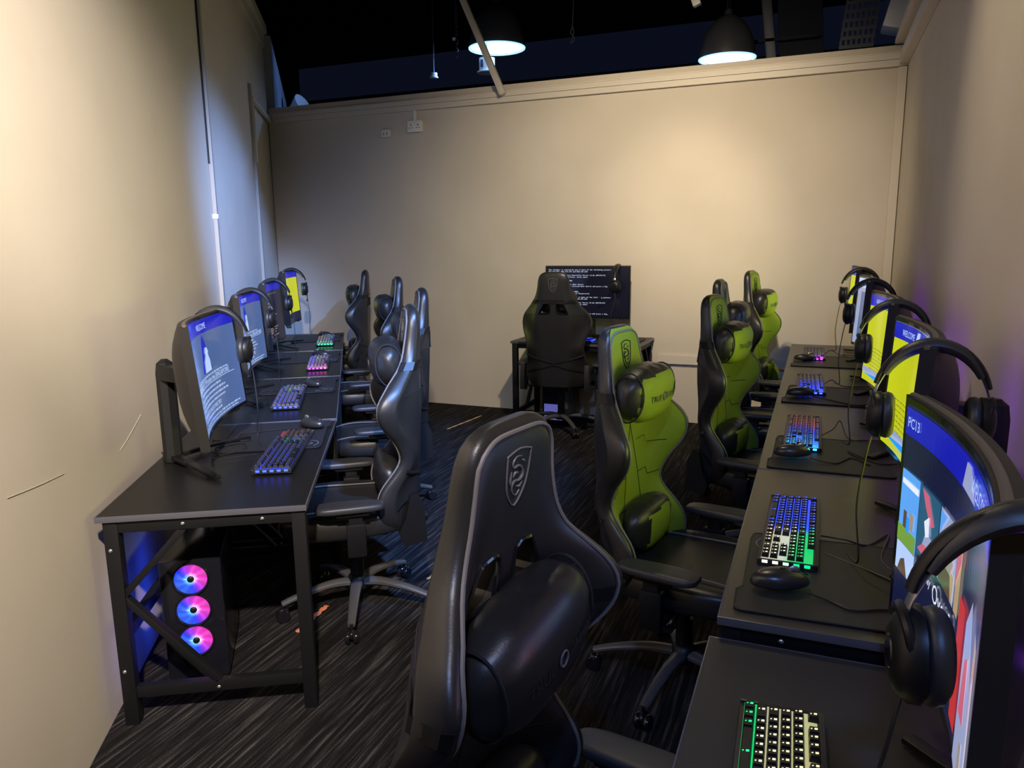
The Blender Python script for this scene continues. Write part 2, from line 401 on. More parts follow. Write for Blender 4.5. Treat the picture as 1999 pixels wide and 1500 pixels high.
# the two vertical conduits on the left wall
def lw(s, off=0.0): p = LW0 + LD * s - LN * off; return p
def conduit(s, z0, z1, w, lab, base_s=None):
    t = thing('conduit', lab, 'conduit', (*lw(s), z0), math.atan2(LD.y, LD.x), 'vertical conduits on the left wall')
    MB().box((0, -0.014, (z1 - z0) / 2), (w, 0.026, z1 - z0), bev=0.003).build('channel', m_conduit, t)
    return t
c1 = conduit(2.70, 0.9, 3.74, 0.030, 'long vertical conduit with a clip, nearer of two on left wall')
MB().box((0, -0.016, 0.88), (0.042, 0.034, 0.03), bev=0.004).build('clip', m_white, c1)
MB().box((-0.018, -0.006, 2.0), (0.008, 0.01, 1.6)).build('groove', m_thread, c1)
c2 = conduit(4.80, 0.9, 2.98, 0.045, 'shorter vertical conduit near the far corner of left wall')
MB().box((0.02, -0.032, 1.7), (0.012, 0.012, 0.55)).build('corner_strip', m_trim, c2)
mb = MB(); p1 = lw(4.80, 0.03); p2 = lw(6.12, 0.03)
mb.bar((p1.x, p1.y, 2.86), (p2.x, p2.y, 2.86), 0.03, 0.04, 0.004); struct('trim_7', mb, m_trim)

# skirting-free scratches on the left wall plaster
for pts, lab in [([(0.50, 0.86), (0.62, 0.885), (0.79, 0.93)], 'thin plaster scratch on left wall above the near desk corner'), ([(-0.38, 0.975), (-0.2, 0.95), (-0.02, 0.93)], 'long faint scratch on left wall at frame edge')]:
    mb = MB(); pp = [(*lw(s, 0.0012), z) for s, z in pts]; mb.tube(smooth_path(pp, 4), 0.0008, 5, flat=.4)
    tag(mb.build('plaster_scratch', m_wall), lab, 'wall scratch')

# sockets
def socket(x, z, w, h_, lab, double, stub):
    t = thing('wall_socket', lab, 'socket', (x, FY(x), z), 0)
    MB().box((0, -0.018, 0), (w, 0.036, h_), bev=0.006).build('face_plate', m_white, t)
    mb = MB()
    for cx in ((-w * 0.24, w * 0.24) if double else (-w * 0.18, w * 0.18)):
        if double:
            mb.box((cx, -0.0365, 0.012), (0.008, 0.002, 0.016)); mb.box((cx - 0.014, -0.0365, -0.014), (0.012, 0.002, 0.006)); mb.box((cx + 0.014, -0.0365, -0.014), (0.012, 0.002, 0.006))
        else: mb.box((cx, -0.0365, -0.004), (0.006, 0.002, 0.028))
    mb.build('pin_slots', m_thread, t)
    if double:
        mb = MB(); mb.box((-0.012, -0.038, 0.03), (0.012, 0.006, 0.016)); mb.box((0.012, -0.038, 0.03), (0.012, 0.006, 0.016)); mb.build('switch', m_white, t)
    if stub: MB().box((0.0, -0.012, h_ / 2 + 0.045), (0.024, 0.024, 0.10)).build('conduit_stub', m_white, t)
socket(-3.66, 2.700, 0.155, 0.105, 'white double power socket fed by short conduit on far wall', True, True)
socket(-3.985, 2.655, 0.098, 0.070, 'small white two slot outlet left of the double socket', False, False)

# brace from wall top up towards the ceiling
mb = MB(); mb.bar((-2.705, 6.56, 2.90), (-3.22, 6.56, 4.05), 0.055, 0.045, 0.004, up=(0, 1, 0)); mb.bar((-3.22, 6.56, 4.05), (-3.75, 6.56, 5.25), 0.055, 0.045, 0.004, up=(0, 1, 0))
tag(mb.build('steel_brace', m_trim), 'painted diagonal brace rising from far wall top across the hanging lamp', 'brace')

# pendant lamps
def pendant(loc, lab, D, cord):
    t = thing('pendant_lamp', lab, 'pendant lamp', loc, 0, 'dome pendants beyond the far wall')
    R = D / 2; Hh = 0.86 * D
    prof = [(R, 0.0), (R * 1.0, 0.03), (R * 0.97, 0.10), (R * 0.90, 0.19), (R * 0.78, 0.28), (R * 0.60, 0.36), (R * 0.38, 0.42), (R * 0.16, 0.455), (R * 0.13, 0.50), (R * 0.07, 0.52), (0.01, 0.52)]
    prof = [(r, z * Hh / 0.52) for r, z in prof]
    mb = MB(); mb.lathe(prof, 40, caps=False); mb.lathe([(r * 0.965, z * 0.965) for r, z in prof], 40, caps=False)
    s = mb.build('shade', m_dome, t)
    mb = MB(); mb.lathe([(r * 0.955, z * 0.93 + 0.006) for r, z in prof[:8]], 40, caps=False); mb.build('reflector', m_domein, s)
    mb = MB(); mb.lathe([(R + 0.006, -0.006), (R + 0.008, 0.004), (R - 0.008, 0.006), (R - 0.010, -0.004), (R + 0.006, -0.006)], 40, caps=False); mb.build('rim', m_domein, s)
    MB().superell((0, 0, Hh * 0.55), (0.13, 0.13, 0.18), 2, 16, 10).build('bulb', m_bulb, t)
    mb = MB()
    z = Hh + 0.01
    while z < cord:
        for dx in (-0.012, 0.012): mb.tube([(dx, 0, z), (dx, 0, z + 0.05)], 0.004, 5)
        z += 0.055
    mb.build('chain', m_steel, t)
    return t
pendant((-3.36, 8.0, 3.66), 'hanging dome pendant lit icy blue, crossed by the diagonal brace', 0.60, 1.6)
pendant((-0.94, 8.0, 3.32), 'hanging dome pendant lit icy blue, half sunk behind wall top', 0.53, 1.85)
for x, z in ((-3.36, 3.72), (-0.94, 3.43)): spot('pendant_light', (x, 8.0, z), (x, 8.0, 0), 60, COOL, 179, 0.5, 0.08)
# chain
t = thing('hanging_chain', 'long dark chain hanging left of the lit dome lamp', 'chain', (-3.60, 7.5, 3.50))
mb = MB(); z = 0.0
i = 0
while z < 1.7:
    if i % 2: mb.tube(smooth_path([(-.012, 0, z), (0, 0, z - .012), (.012, 0, z), (.012, 0, z + .03), (0, 0, z + .042), (-.012, 0, z + .03)], 2, True), 0.0035, 5, True)
    else: mb.tube(smooth_path([(0, -.012, z), (0, 0, z - .012), (0, .012, z), (0, .012, z + .03), (0, 0, z + .042), (0, -.012, z + .03)], 2, True), 0.0035, 5, True)
    z += 0.042; i += 1
mb.build('links', m_steel, t); MB().box((-0.03, 0, 0.17), (0.03, 0.02, 0.03), bev=0.004).build('tag', m_white, t)
t = thing('hanging_cable_end', 'loose tangled cable end hanging in the dark between two lamps', 'cable', (-2.35, 7.5, 3.50))
mb = MB(); mb.tube(smooth_path([(0, 0, 1.7), (0.01, 0, 0.6), (0, 0, 0.18), (-.02, 0, .1), (.02, 0, .04), (-.015, 0, 0.0), (.01, 0, .09), (0, 0, .16)], 6), 0.006, 6); mb.build('cord', m_steel, t)
# downlight cans
def can(loc, r, h_, lab):
    t = thing('ceiling_downlight', lab, 'downlight', loc, 0)
    MB().lathe([(r, 0), (r, h_)], 24).build('can', m_white, t)
    MB().lathe([(r * 1.3, -0.02), (r * 1.3, -0.008), (r * 1.02, 0)], 24).build('flange', m_white, t)
    mb = MB(); mb.tube([(0, 0, h_), (0.01, 0, 1.75)], 0.006, 6); mb.build('cable', m_steel, t)
    MB().box((-r * 0.3, -r * 0.98, h_ * 0.5), (r * 0.35, r * 0.1, h_ * 0.6), bev=0.004).build('spring_clip', m_steel, t)
can((-3.48, 8.0, 3.44), 0.085, 0.13, 'white round downlight can dangling under the lit dome lamp')
can((-4.08, 7.9, 3.42), 0.036, 0.035, 'tiny white puck light hanging left of the downlight can')
t = thing('wall_cone_lamp', 'pale cone lamp low behind the far wall beside the left partition', 'lamp', (-6.05, 8.0, 3.22))
mb = MB(); mb.lathe([(0.03, -0.14), (0.06, -0.05), (0.10, 0.06), (0.13, 0.14), (0.12, 0.14), (0.05, -0.03)], 24, Matrix.Rotation(math.radians(62), 4, 'Y')); mb.build('shade', m_white, t)
# ductwork, cable tray, white unit
t = thing('air_duct', 'dull metal duct running up behind the right end of far wall', 'duct', (-0.44, 8.75, 3.05))
MB().bar((0.16, 0, 0.35), (0.0, 0, 2.2), 0.42, 0.25, 0.01, up=(0, 1, 0)).build('duct_body', m_outer_blue if False else m_outer, t)
MB().bar((-0.12, -0.2, 0.30), (-0.36, -0.2, 2.2), 0.10, 0.10, 0.01, up=(0, 1, 0)).build('flange_beam', m_steel, t)
MB().box((0.0, -0.22, 0.52), (0.62, 0.06, 0.03)).build('crossbar', m_outer, t)
t = thing('cable_tray', 'perforated metal cable tray hanging above the right end of far wall', 'cable tray', (0.20, 8.0, 3.3))
mb = MB()
for k in range(24):
    z = 0.02 + k * 0.075; dx = 0.10 * z
    mb.box((dx, 0, z), (0.29, 0.02, 0.034))
    for j in range(7): mb.box((dx - 0.132 + j * 0.044, 0, z + 0.037), (0.020, 0.02, 0.045))
mb.build('perforated_sheet', m_steel, t)
MB().box((0.05, -0.03, 0.50), (0.42, 0.03, 0.04)).build('cross_rail', m_outer, t)
t = thing('ceiling_speaker_unit', 'white boxy unit with dark opening hanging in top right corner', 'ceiling unit', (0.60, 7.5, 3.42))
MB().box((0, 0, 0.1), (0.34, 0.3, 0.5), (0.0, 0.25, 0.0), bev=0.02).build('housing', m_white, t)
MB().superell((0.06, -0.15, 0.1), (0.16, 0.03, 0.26), 2, 20, 10).build('opening', m_thread, t)
MB().bar((0.10, -0.25, -0.32), (0.16, -0.25, 1.6), 0.05, 0.04, up=(0, 1, 0)).build('hanger', m_steel, t)
t = thing('track_spotlight', 'small white track spotlight at the top edge of the dark opening', 'spotlight', (-1.11, 7.0, 3.57))
MB().box((0.0, 0, 0.06), (0.07, 0.07, 0.16), (0, -0.35, 0), bev=0.01).build('head', m_white, t)
MB().bar((-0.03, 0, 0.13), (-0.08, 0, 1.7), 0.02, 0.02).build('stem', m_steel, t)

# ================================================================== DESKS
def make_desk(name, label, w, d, ht, top_mat, extras=True):
    """local x along the row, y from aisle edge (0) to wall (d)"""
    t = thing(name, label, 'desk')
    top = MB().box((w / 2, d / 2, ht - 0.011), (w - 0.004, d - 0.004, 0.018)).build('tabletop', top_mat, t, 0)
    mb = MB()
    for (c, s) in [((w / 2, 0.002, ht - 0.011), (w - 0.002, 0.004, 0.020)), ((0.002, d / 2, ht - 0.011), (0.004, d, 0.020)), ((w - 0.002, d / 2, ht - 0.011), (0.004, d, 0.020)), ((w / 2, d - 0.002, ht - 0.011), (w - 0.002, 0.004, 0.020))]:
        mb.box(c, s, bev=0.001)
    mb.build('edge_band', m_edge, t)
    for sx, x in ((0, 0.035), (1, w - 0.035)):
        for y in (0.03, d - 0.04):
            MB().box((x, y, (ht - 0.02) / 2), (0.045, 0.045, ht - 0.02), bev=0.003).build('leg', m_frame, t)
        MB().box((x, d / 2, ht - 0.042), (0.04, d - 0.05, 0.042), bev=0.002).build('side_rail', m_frame, t)
        MB().box((x, d / 2, 0.115), (0.03, d - 0.08, 0.04), bev=0.002).build('lower_rail', m_frame, t)
        mb = MB()
        mb.bar((x, d * 0.60, ht - 0.06), (x, d - 0.05, 0.46), 0.03, 0.022, 0.002); mb.bar((x, d - 0.05, 0.46), (x, d * 0.50, 0.13), 0.03, 0.022, 0.002)
        mb.build('brace', m_frame, t)
        sgn = -1 if sx == 0 else 1
        xx = x + sgn * 0.024
        for (yy, zz) in ((d * 0.60, ht - 0.042), (d * 0.22, ht - 0.042), (d - 0.035, ht - 0.12), (d - 0.035, 0.2), (d * 0.5, 0.115)):
            MB().superell((xx, yy, zz), (0.008, 0.013, 0.013), 2, 10, 6).build('bolt', m_bolt, t)
    MB().box((w / 2, 0.03, ht - 0.042), (w - 0.1, 0.03, 0.04)).build('front_rail', m_frame, t)
    MB().box((w / 2, d - 0.04, 0.32), (w - 0.1, 0.03, 0.04)).build('rear_rail', m_frame, t)
    return t

WD, DD = 1.222, 0.635
RROT = math.radians(-90)
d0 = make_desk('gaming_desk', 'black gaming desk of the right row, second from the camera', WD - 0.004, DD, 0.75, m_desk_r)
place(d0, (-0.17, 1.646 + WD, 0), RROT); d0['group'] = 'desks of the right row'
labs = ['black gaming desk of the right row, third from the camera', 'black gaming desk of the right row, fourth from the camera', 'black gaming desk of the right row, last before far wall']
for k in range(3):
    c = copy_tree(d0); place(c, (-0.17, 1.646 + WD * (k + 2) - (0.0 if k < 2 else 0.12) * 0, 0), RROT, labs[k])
dl = make_desk('gaming_desk', 'lower black carbon patterned desk at bottom right, nearest the camera', 1.21, DD + 0.02, 0.705, m_desk2)
place(dl, (-0.185, 1.640, 0), RROT)

# left row: first desk turned a little less than the rest
LA1 = math.radians(90 + 30.3); LA2 = math.radians(90 + 33.7)
PA = Vector((-1.53, 1.95)); UA = Vector((math.cos(LA1), math.sin(LA1)))
dA = make_desk('gaming_desk', 'black gaming desk against left wall, nearest one with braced end frame', 1.24, 0.66, 0.75, m_desk); place(dA, (*PA, 0), LA1)
PB = PA + UA * 1.282; UB = Vector((math.cos(LA2), math.sin(LA2))); VB = Vector((-UB.y, UB.x)); VA = Vector((-UA.y, UA.x))
dB = make_desk('gaming_desk', 'black gaming desk against left wall, second from the camera', 1.262, 0.62, 0.75, m_desk); place(dB, (*PB, 0), LA2)
for k, lab in enumerate(['black gaming desk against left wall, third from the camera', 'black gaming desk in the far left corner']):
    c = copy_tree(dB); P = PB + UB * 1.268 * (k + 1); place(c, (*P, 0), LA2, lab)
# far desk
FR = math.radians(-0.95)
FP = Vector((-2.463, FY(-2.4) - 0.60))
dF = make_desk('gaming_desk', 'small black desk standing alone against far wall', 1.135, 0.59, 0.75, m_desk); place(dF, (*FP, 0), FR)

# ================================================================== MOUSE PADS
def make_pad(w=0.50, d=0.44):
    t = thing('mouse_pad', 'pad', 'mouse pad')
    poly = []
    def corner(cx, cy, a0, r=0.018):
        for k in range(5):
            a = a0 + k * PI / 8; poly.append((cx + r * math.cos(a), cy + r * math.sin(a)))
    corner(w / 2 - .02, -d / 2 + .02, -PI / 2); corner(w / 2 - .02, d / 2 - .02, 0); corner(-w / 2 + .02, d / 2 - .02, PI / 2); corner(-w / 2 + .02, -d / 2 + .035, PI)
    poly += [(-w / 2 + 0.05, -d / 2 + 0.014), (w / 2 - 0.13, -d / 2 + 0.014), (w / 2 - 0.11, -d / 2)]
    MB().prism(poly, 0, 0.004).build('cloth', m_pad, t, 0)
    mb = MB(); mb.tube([(x, y, 0.0032) for x, y in poly], 0.0028, 6, True); mb.build('stitched_edge', m_padedge, t)
    # dragon badge printed near the left aisle corner: an S-swirl in a rounded patch
    mb = MB(); cx, cy = -w / 2 + 0.075, -d / 2 + 0.065
    sp = [(cx + 0.022 * math.cos(a) * (1 - a / 9), cy + 0.022 * math.sin(a) * (1 - a / 9), 0.0045) for a in [k * 0.5 for k in range(13)]]
    mb.tube(sp, 0.0022, 5, flat=0.3); mb.tube(smooth_path([(cx - .035, cy + .03, .0045), (cx - .02, cy + .045, .0045), (cx - .03, cy + .055, .0045), (cx - .038, cy + .048, .0045)], 4), 0.003, 5, flat=0.3)
    mb.tube(smooth_path([(cx - .045, cy - .02, .0045), (cx, cy - .036, .0045), (cx + .045, cy - .015, .0045), (cx + .05, cy + .04, .0045)], 5), 0.0016, 5, flat=0.3)
    mb.build('dragon_print', m_print, t)
    return t
pad0 = make_pad(); pad0['group'] = 'mouse pads'
spots = [((0.075, 1.945, 0.75), RROT + 0.02, 'black mouse pad beside the keyboard glowing blue and green'),
         ((0.080, 3.135, 0.75), RROT, 'black mouse pad on right row under second mouse from camera'),
         ((0.080, 4.37, 0.75), RROT - 0.02, 'black mouse pad on right row under third mouse from camera'),
         ((0.080, 5.61, 0.75), RROT, 'black mouse pad on right row, farthest one'),
         ((-2.22, 2.665, 0.75), LA1 + 0.02, 'black mouse pad on near left desk with pale swirl at its corner'),
         ((*(PB + UB * 0.95 + VB * 0.235), 0.75), LA2, 'black mouse pad on second left desk below its mouse'),
         ((*(PB + UB * 2.15 + VB * 0.235), 0.75), LA2, 'black mouse pad on third left desk'),
         ((*(PB + UB * 3.38 + VB * 0.235), 0.75), LA2, 'black mouse pad on far left corner desk'),
         ((-1.62, FY(-1.6) - 0.345, 0.75), FR, 'black mouse pad at right end of the small far desk')]
for i, (l, r, lab) in enumerate(spots):
    o = pad0 if i == 0 else copy_tree(pad0); place(o, l, r, lab)
pads = [o for o in C.objects if o.name.startswith('mouse_pad')]
PADZ = 0.7545

# ================================================================== MICE
def make_mouse():
    t = thing('computer_mouse', 'm', 'mouse')
    def fn(p):
        k = 1 - 0.10 * p.y * p.y; z = p.z
        if z < 0: z *= 0.35
        else: z = z * (1.0 - 0.30 * max(0, p.y) ** 2) + 0.08 * (1 - p.y * p.y)
        w = 0.93 + 0.10 * math.cos(p.y * 3.0) if abs(p.y) < .95 else .9
        return Vector((p.x * w * k, p.y, z))
    MB().superell((0, 0, 0.014), (0.068, 0.128, 0.052), 2.4, 28, 18, fn=fn).build('shell', m_mouse, t)
    MB().superell((0.0, 0.030, 0.038), (0.008, 0.026, 0.020), 2, 14, 8).build('scroll_wheel', m_silver, t)
    mb = MB(); mb.tube([(-0.0, 0.060, 0.028), (0, 0.045, 0.036)], 0.0015, 5); mb.tube([(0, 0.012, 0.0415), (0, 0.0, 0.0425)], 0.0015, 5); mb.build('button_seam', m_thread, t)
    mb = MB(); mb.tube(smooth_path([(-.008, -.035, .0365), (-.004, -.028, .0375), (.004, -.03, .0375), (.008, -.038, .036), (.003, -.044, .035), (-.005, -.043, .035)], 3, True), 0.0022, 5, True, flat=0.5); mb.build('red_dragon_badge', m_red, t)
    return t
mouse0 = make_mouse(); mouse0['group'] = 'computer mice'
mice = [((-0.045, 1.835), RROT + 0.35, PADZ, 'black mouse with small red badge beside the blue and green keyboard'),
        ((-0.055, 3.045), RROT + 0.3, PADZ, 'black mouse on right row, second from the camera'),
        ((-0.055, 4.29), RROT + 0.3, PADZ, 'black mouse on right row, third from the camera'),
        ((-0.055, 5.60), RROT + 0.3, PADZ, 'black mouse on right row, farthest one'),
        ((-2.155, 2.83), LA1 - 0.7, PADZ, 'black mouse behind the nearest keyboard on left row'),
        (tuple(PB + UB * 0.87 + VB * 0.16), LA2 - 0.8, PADZ, 'black mouse on second left desk, rounded back catching light'),
        (tuple(PB + UB * 2.15 + VB * 0.16), LA2 - 0.6, PADZ, 'black mouse on third left desk behind the purple edged keyboard'),
        (tuple(PB + UB * 3.42 + VB * 0.17), LA2 - 0.6, PADZ, 'black mouse on far left corner desk behind the green edged keyboard'),
        ((-1.66, FY(-1.6) - 0.40), FR, PADZ, 'black mouse on the small far desk')]
for i, (l, r, z, lab) in enumerate(mice):
    o = mouse0 if i == 0 else copy_tree(mouse0); place(o, (*l, z), r, lab); o.scale = (1.12, 1.12, 1.25)

# ================================================================== KEYBOARDS
KL, KW = 0.545, 0.150
def key_layout():
    """(x, y, w, d) for each key; x left to right, y from front row to back row"""
    u = (KL - 0.03) / 22.5; keys = []
    rows = [[1.25, 1.25, 1.25, 6.25, 1.25, 1.25, 1.25, 1.25], [2.25] + [1] * 10 + [2.75], [1.75] + [1] * 11 + [2.25], [1.5] + [1] * 12 + [1.5], [1] * 13 + [2], [1, -1] + [1] * 4 + [-.5] + [1] * 4 + [-.5] + [1] * 4]
    dy = 0.0215
    for r, row in enumerate(rows):
        x = -KL / 2 + 0.015; y = -KW / 2 + 0.019 + r * dy + (0.004 if r == 5 else 0)
        for w in row:
            if w < 0: x += -w * u; continue
            keys.append((x + w * u / 2, y, w * u, dy)); x += w * u
        nav = {0: [0, 1, 2], 1: [1], 2: [], 3: [0, 1, 2], 4: [0, 1, 2], 5: [0, 1, 2]}[r]
        for k in nav: keys.append((-KL / 2 + 0.015 + (15.3 + k + .5) * u, y, u, dy))
        num = {0: [(0, 2), (2, 1), (3, 1)], 1: [(0, 1), (1, 1), (2, 1), (3, 1)], 2: [(0, 1), (1, 1), (2, 1)], 3: [(0, 1), (1, 1), (2, 1), (3, 1)], 4: [(0, 1), (1, 1), (2, 1), (3, 1)], 5: []}[r]
        for k, w in num: keys.append((-KL / 2 + 0.015 + (18.5 + k + w / 2) * u, y, w * u, dy))
    return keys
KEYS = key_layout()
def cap_verts(w, d, h_=0.011, tp=0.0028):
    a, b = w / 2 - 0.0012, d / 2 - 0.0012
    v = [(-a, -b, 0), (a, -b, 0), (a, b, 0), (-a, b, 0), (-a + tp, -b + tp * .8, h_), (a - tp, -b + tp * .8, h_), (a - tp, b - tp, h_ + .0008), (-a + tp, b - tp, h_ + .0008)]
    f = [(0, 3, 2, 1), (4, 5, 6, 7), (0, 1, 5, 4), (1, 2, 6, 5), (2, 3, 7, 6), (3, 0, 4, 7)]
    return v, f
_cap = {}
m_capleg = bpy.data.materials.new('lit_key_legend'); m_capleg.use_nodes = True
_n = m_capleg.node_tree.nodes; _b = _n['Principled BSDF']; _b.inputs['Base Color'].default_value = (.02, .02, .02, 1); _oi = _n.new('ShaderNodeObjectInfo')
m_capleg.node_tree.links.new(_oi.outputs['Color'], _b.inputs['Emission Color']); _b.inputs['Emission Strength'].default_value = 2.6
def cap_mesh(w, d):
    k = round(w, 4)
    if k not in _cap:
        v, f = cap_verts(w, d); v = list(v); f = list(f)
        for (ox, oy, q) in ((-0.001, 0.003, 0.0026), (0.0, -0.0045, 0.0013)):
            n_ = len(v); v += [(ox - q, oy - q, .0116), (ox + q, oy - q, .0116), (ox + q, oy + q, .0122), (ox - q, oy + q, .0122)]; f.append((n_, n_ + 1, n_ + 2, n_ + 3))
        me = bpy.data.meshes.new('keycap'); me.from_pydata(v, [], f); me.materials.append(m_keycap); me.materials.append(m_capleg)
        for q in (-1, -2): me.polygons[len(f) + q].material_index = 1; _cap[k] = me
    return _cap[k]
def grad(stops, t):
    t = max(0, min(1, t))
    for a, b in zip(stops, stops[1:]):
        if t <= b[0]:
            k = (t - a[0]) / max(b[0] - a[0], 1e-6); return tuple(a[1][i] * (1 - k) + b[1][i] * k for i in range(3))
    return stops[-1][1]
BLUE = (0.02, 0.06, 1.0); CYAN = (0.02, 0.45, 1.0); GREEN = (0.0, 0.9, 0.22); WHITE = (0.9, 0.85, 0.62); RED = (1.0, 0.10, 0.10); PURP = (0.75, 0.03, 0.9); DIM = (0.12, 0.09, 0.08); DIMR = (0.35, 0.06, 0.05)
def make_keyboard(label, colfn, individual, sx=1.0):
    t = thing('gaming_keyboard', label, 'keyboard', group='backlit keyboards')
    mb = MB(); mb.box((0, 0, 0.009), (KL, KW, 0.014), bev=0.004)
    mb.box((0, KW / 2 - 0.006, 0.013), (KL, 0.012, 0.016), bev=0.003); mb.box((-KL / 2 + 0.004, 0, 0.013), (0.008, KW, 0.014), bev=0.003); mb.box((KL / 2 - 0.004, 0, 0.013), (0.008, KW, 0.014), bev=0.003)
    mb.build('case', m_kbody, t)
    nx, ny = 46, 12; v = []; cols = []; f = []
    for j in range(ny + 1):
        for i in range(nx + 1):
            x = (i / nx - .5) * (KL - 0.02); y = (j / ny - .5) * (KW - 0.022) - 0.002
            v.append((x, y, 0.0172)); cols.append(colfn(x / KL + .5, y / KW + .5))
    for j in range(ny):
        for i in range(nx): a = j * (nx + 1) + i; f.append((a, a + 1, a + nx + 2, a + nx + 1))
    raw('backlight', v, f, m_ledplate, t, cols)
    lv, lf, lc = [], [], []
    for (x, y, w, d) in KEYS:
        c = colfn(x / KL + .5, y / KW + .5)
        for (ox, oy, s) in ((-0.001, 0.003, 0.0028), (0.0, -0.0045, 0.0014)):
            k = len(lv); lv += [(x + ox - s, y + oy - s, 0.0301), (x + ox + s, y + oy - s, 0.0301), (x + ox + s, y + oy + s, 0.0303), (x + ox - s, y + oy + s, 0.0303)]
            lf.append((k, k + 1, k + 2, k + 3)); lc += [c] * 4
    if not individual: raw('legends', lv, lf, m_legend, t, lc)
    if individual:
        for (x, y, w, d) in KEYS:
            o = bpy.data.objects.new('keycap', cap_mesh(w, d)); C.objects.link(o); o.parent = t; o.location = (x, y, 0.0185); o.color = (*colfn(x / KL + .5, y / KW + .5), 1)
    else:
        mb = MB()
        for (x, y, w, d) in KEYS:
            vv, ff = cap_verts(w, d); mb.add([(a + x, b + y, c + 0.0185) for a, b, c in vv], ff)
        mb.build('keycaps', m_keycap, t, 0)
    # lit crest bar at the ends of the case
    for side in (-1, 1):
        v, f, cc = [], [], []
        for k in range(5):
            y = -KW / 2 + 0.02 + k * 0.026; x = side * (KL / 2 + 0.0006); o = len(v)
            v += [(x, y - .007, .010), (x, y + .007, .010), (x, y + .007, .018), (x, y - .007, .018)]
            f.append((o, o + 1, o + 2, o + 3) if side > 0 else (o + 3, o + 2, o + 1, o)); cc += [colfn(0 if side < 0 else 1, y / KW + .5)] * 4
        raw('side_light_strip', v, f, m_legend, t, cc)
    t.scale = (sx, 1, 1)
    return t
def mul(c, k): return tuple(a * k for a in c)
def cf_green_white(x, y):   # nearest: left/front green, then white and warm
    g = grad([(0, GREEN), (0.12, GREEN), (0.2, WHITE), (0.75, WHITE), (1, RED)], x * 0.55 + y * 0.45 if y > .25 else x * .2); return mul(g, 0.75)
def cf_r1(x, y):
    if y < 0.22: return mul(GREEN, 0.9)
    return mul(grad([(0, (0.9, 0.85, 0.62)), (0.5, (0.75, 0.75, 0.35)), (1, (1.0, 0.3, 0.2))], y * 0.5 + x * .5), 0.7)
def cf_r2(x, y):            # far (left) half blue; near half red/white/green from front to back
    if x < 0.52: return mul(BLUE, 1.6)
    k = sstep(0.5, 0.62, x)
    g = grad([(0, RED), (0.18, (0.9, 0.75, 0.5)), (0.5, (0.8, 0.9, 0.75)), (0.62, GREEN), (1, GREEN)], y * 0.75 + x * 0.22 - 0.02)
    return tuple(BLUE[i] * 1.5 * (1 - k) + g[i] * k * 0.8 for i in range(3))
def cf_r3(x, y):
    return grad([(0, mul(DIM, .6)), (.3, DIMR), (.5, mul(BLUE, .9)), (0.85, mul((0.02, .25, 1), 1.2)), (1, mul(CYAN, 2.2))], x + 0.1 * (0.5 - y))
def cf_r4(x, y): return grad([(0, mul(DIM, .4)), (.35, DIM), (.5, mul(BLUE, 1.0)), (1, mul(BLUE, 2.6))], x)
def cf_r5(x, y): return grad([(0, mul(DIM, .3)), (.6, DIM), (.8, mul((.3, .05, .5), 1.0)), (1, mul(BLUE if y < .6 else PURP, 2.5))], x)
def cf_l1(x, y):            # near end is the left end
    return mul(cf_l1b(x, y), .6)
def cf_l1b(x, y):
    if x > 0.82: return grad([(0, mul(DIM, .5)), (1, mul(RED, .5))], y)
    if 0.62 < x < 0.72 and 0.3 < y < 0.6: return mul(GREEN, 1.0)
    return grad([(0, mul(BLUE, 3.2)), (.08, mul(BLUE, 1.6)), (.5, mul(BLUE, .8)), (.8, mul((.05, .1, .4), .8)), (1, DIM)], x)
def cf_l2(x, y): return mul(cf_l2b(x, y), .6)
def cf_l2b(x, y):
    if 0.62 < x < 0.74 and 0.4 < y < 0.7: return mul(GREEN, 1.4)
    return grad([(0, mul(BLUE, 3.2)), (.08, mul(BLUE, 1.8)), (.7, mul(BLUE, 1.1)), (1, mul(CYAN, .5))], x)
def cf_l3(x, y):
    if 0.6 < x < 0.75 and 0.4 < y < 0.7: return mul((0, .9, .5), 1.4)
    if x < 0.12: return mul(grad([(0, RED), (.5, PURP), (1, PURP)], y), 2.8)
    return grad([(0, mul(BLUE, .5)), (.5, mul((.4, .1, .3), .6)), (1, mul(BLUE, 1.6))], y)
def cf_l4(x, y):
    if x < 0.14: return mul(GREEN, 2.4)
    return grad([(0, (.05, .15, .9)), (.5, (.2, .3, .3)), (1, (.3, .15, .1))], y)
def cf_f(x, y): return mul(BLUE, 2.6)
kb = [((-0.010, 1.115), RROT + 0.03, 0.705, cf_r1, True, 'keyboard lit green and warm white on lowest nearest desk', 1.0),
      ((-0.030, 2.235), RROT - 0.01, 0.752, cf_r2, True, 'keyboard lit blue, red, white and green on right row', 1.0),
      ((-0.022, 3.440), RROT + 0.0, 0.752, cf_r3, False, 'keyboard lit red to cyan blue, third from camera on right row', 1.08),
      ((-0.005, 4.640), RROT + 0.02, 0.752, cf_r4, False, 'keyboard lit strong blue at near end, fourth on right row', 1.06),
      ((0.005, 5.900), RROT, 0.752, cf_r5, False, 'keyboard mostly dim with blue and pink lights, last on right row', 1.0),
      ((-2.005, 2.445), math.radians(90 + 28.5), 0.752, cf_l1, True, 'keyboard lit blue with green spot, nearest on left row', 1.12),
      ((-2.705, 3.370), LA2 - 0.01, 0.752, cf_l2, False, 'keyboard lit all blue with green spot on second left desk', 1.12),
      ((-3.310, 4.465), LA2, 0.752, cf_l3, False, 'keyboard with magenta front edge on third left desk', 1.08),
      ((-4.030, 5.560), LA2, 0.752, cf_l4, False, 'keyboard with green front edge in the far left corner', 1.15),
      ((-1.98, FY(-2) - 0.46), FR, 0.752, cf_f, False, 'keyboard lit plain blue on the small far desk', 0.85)]
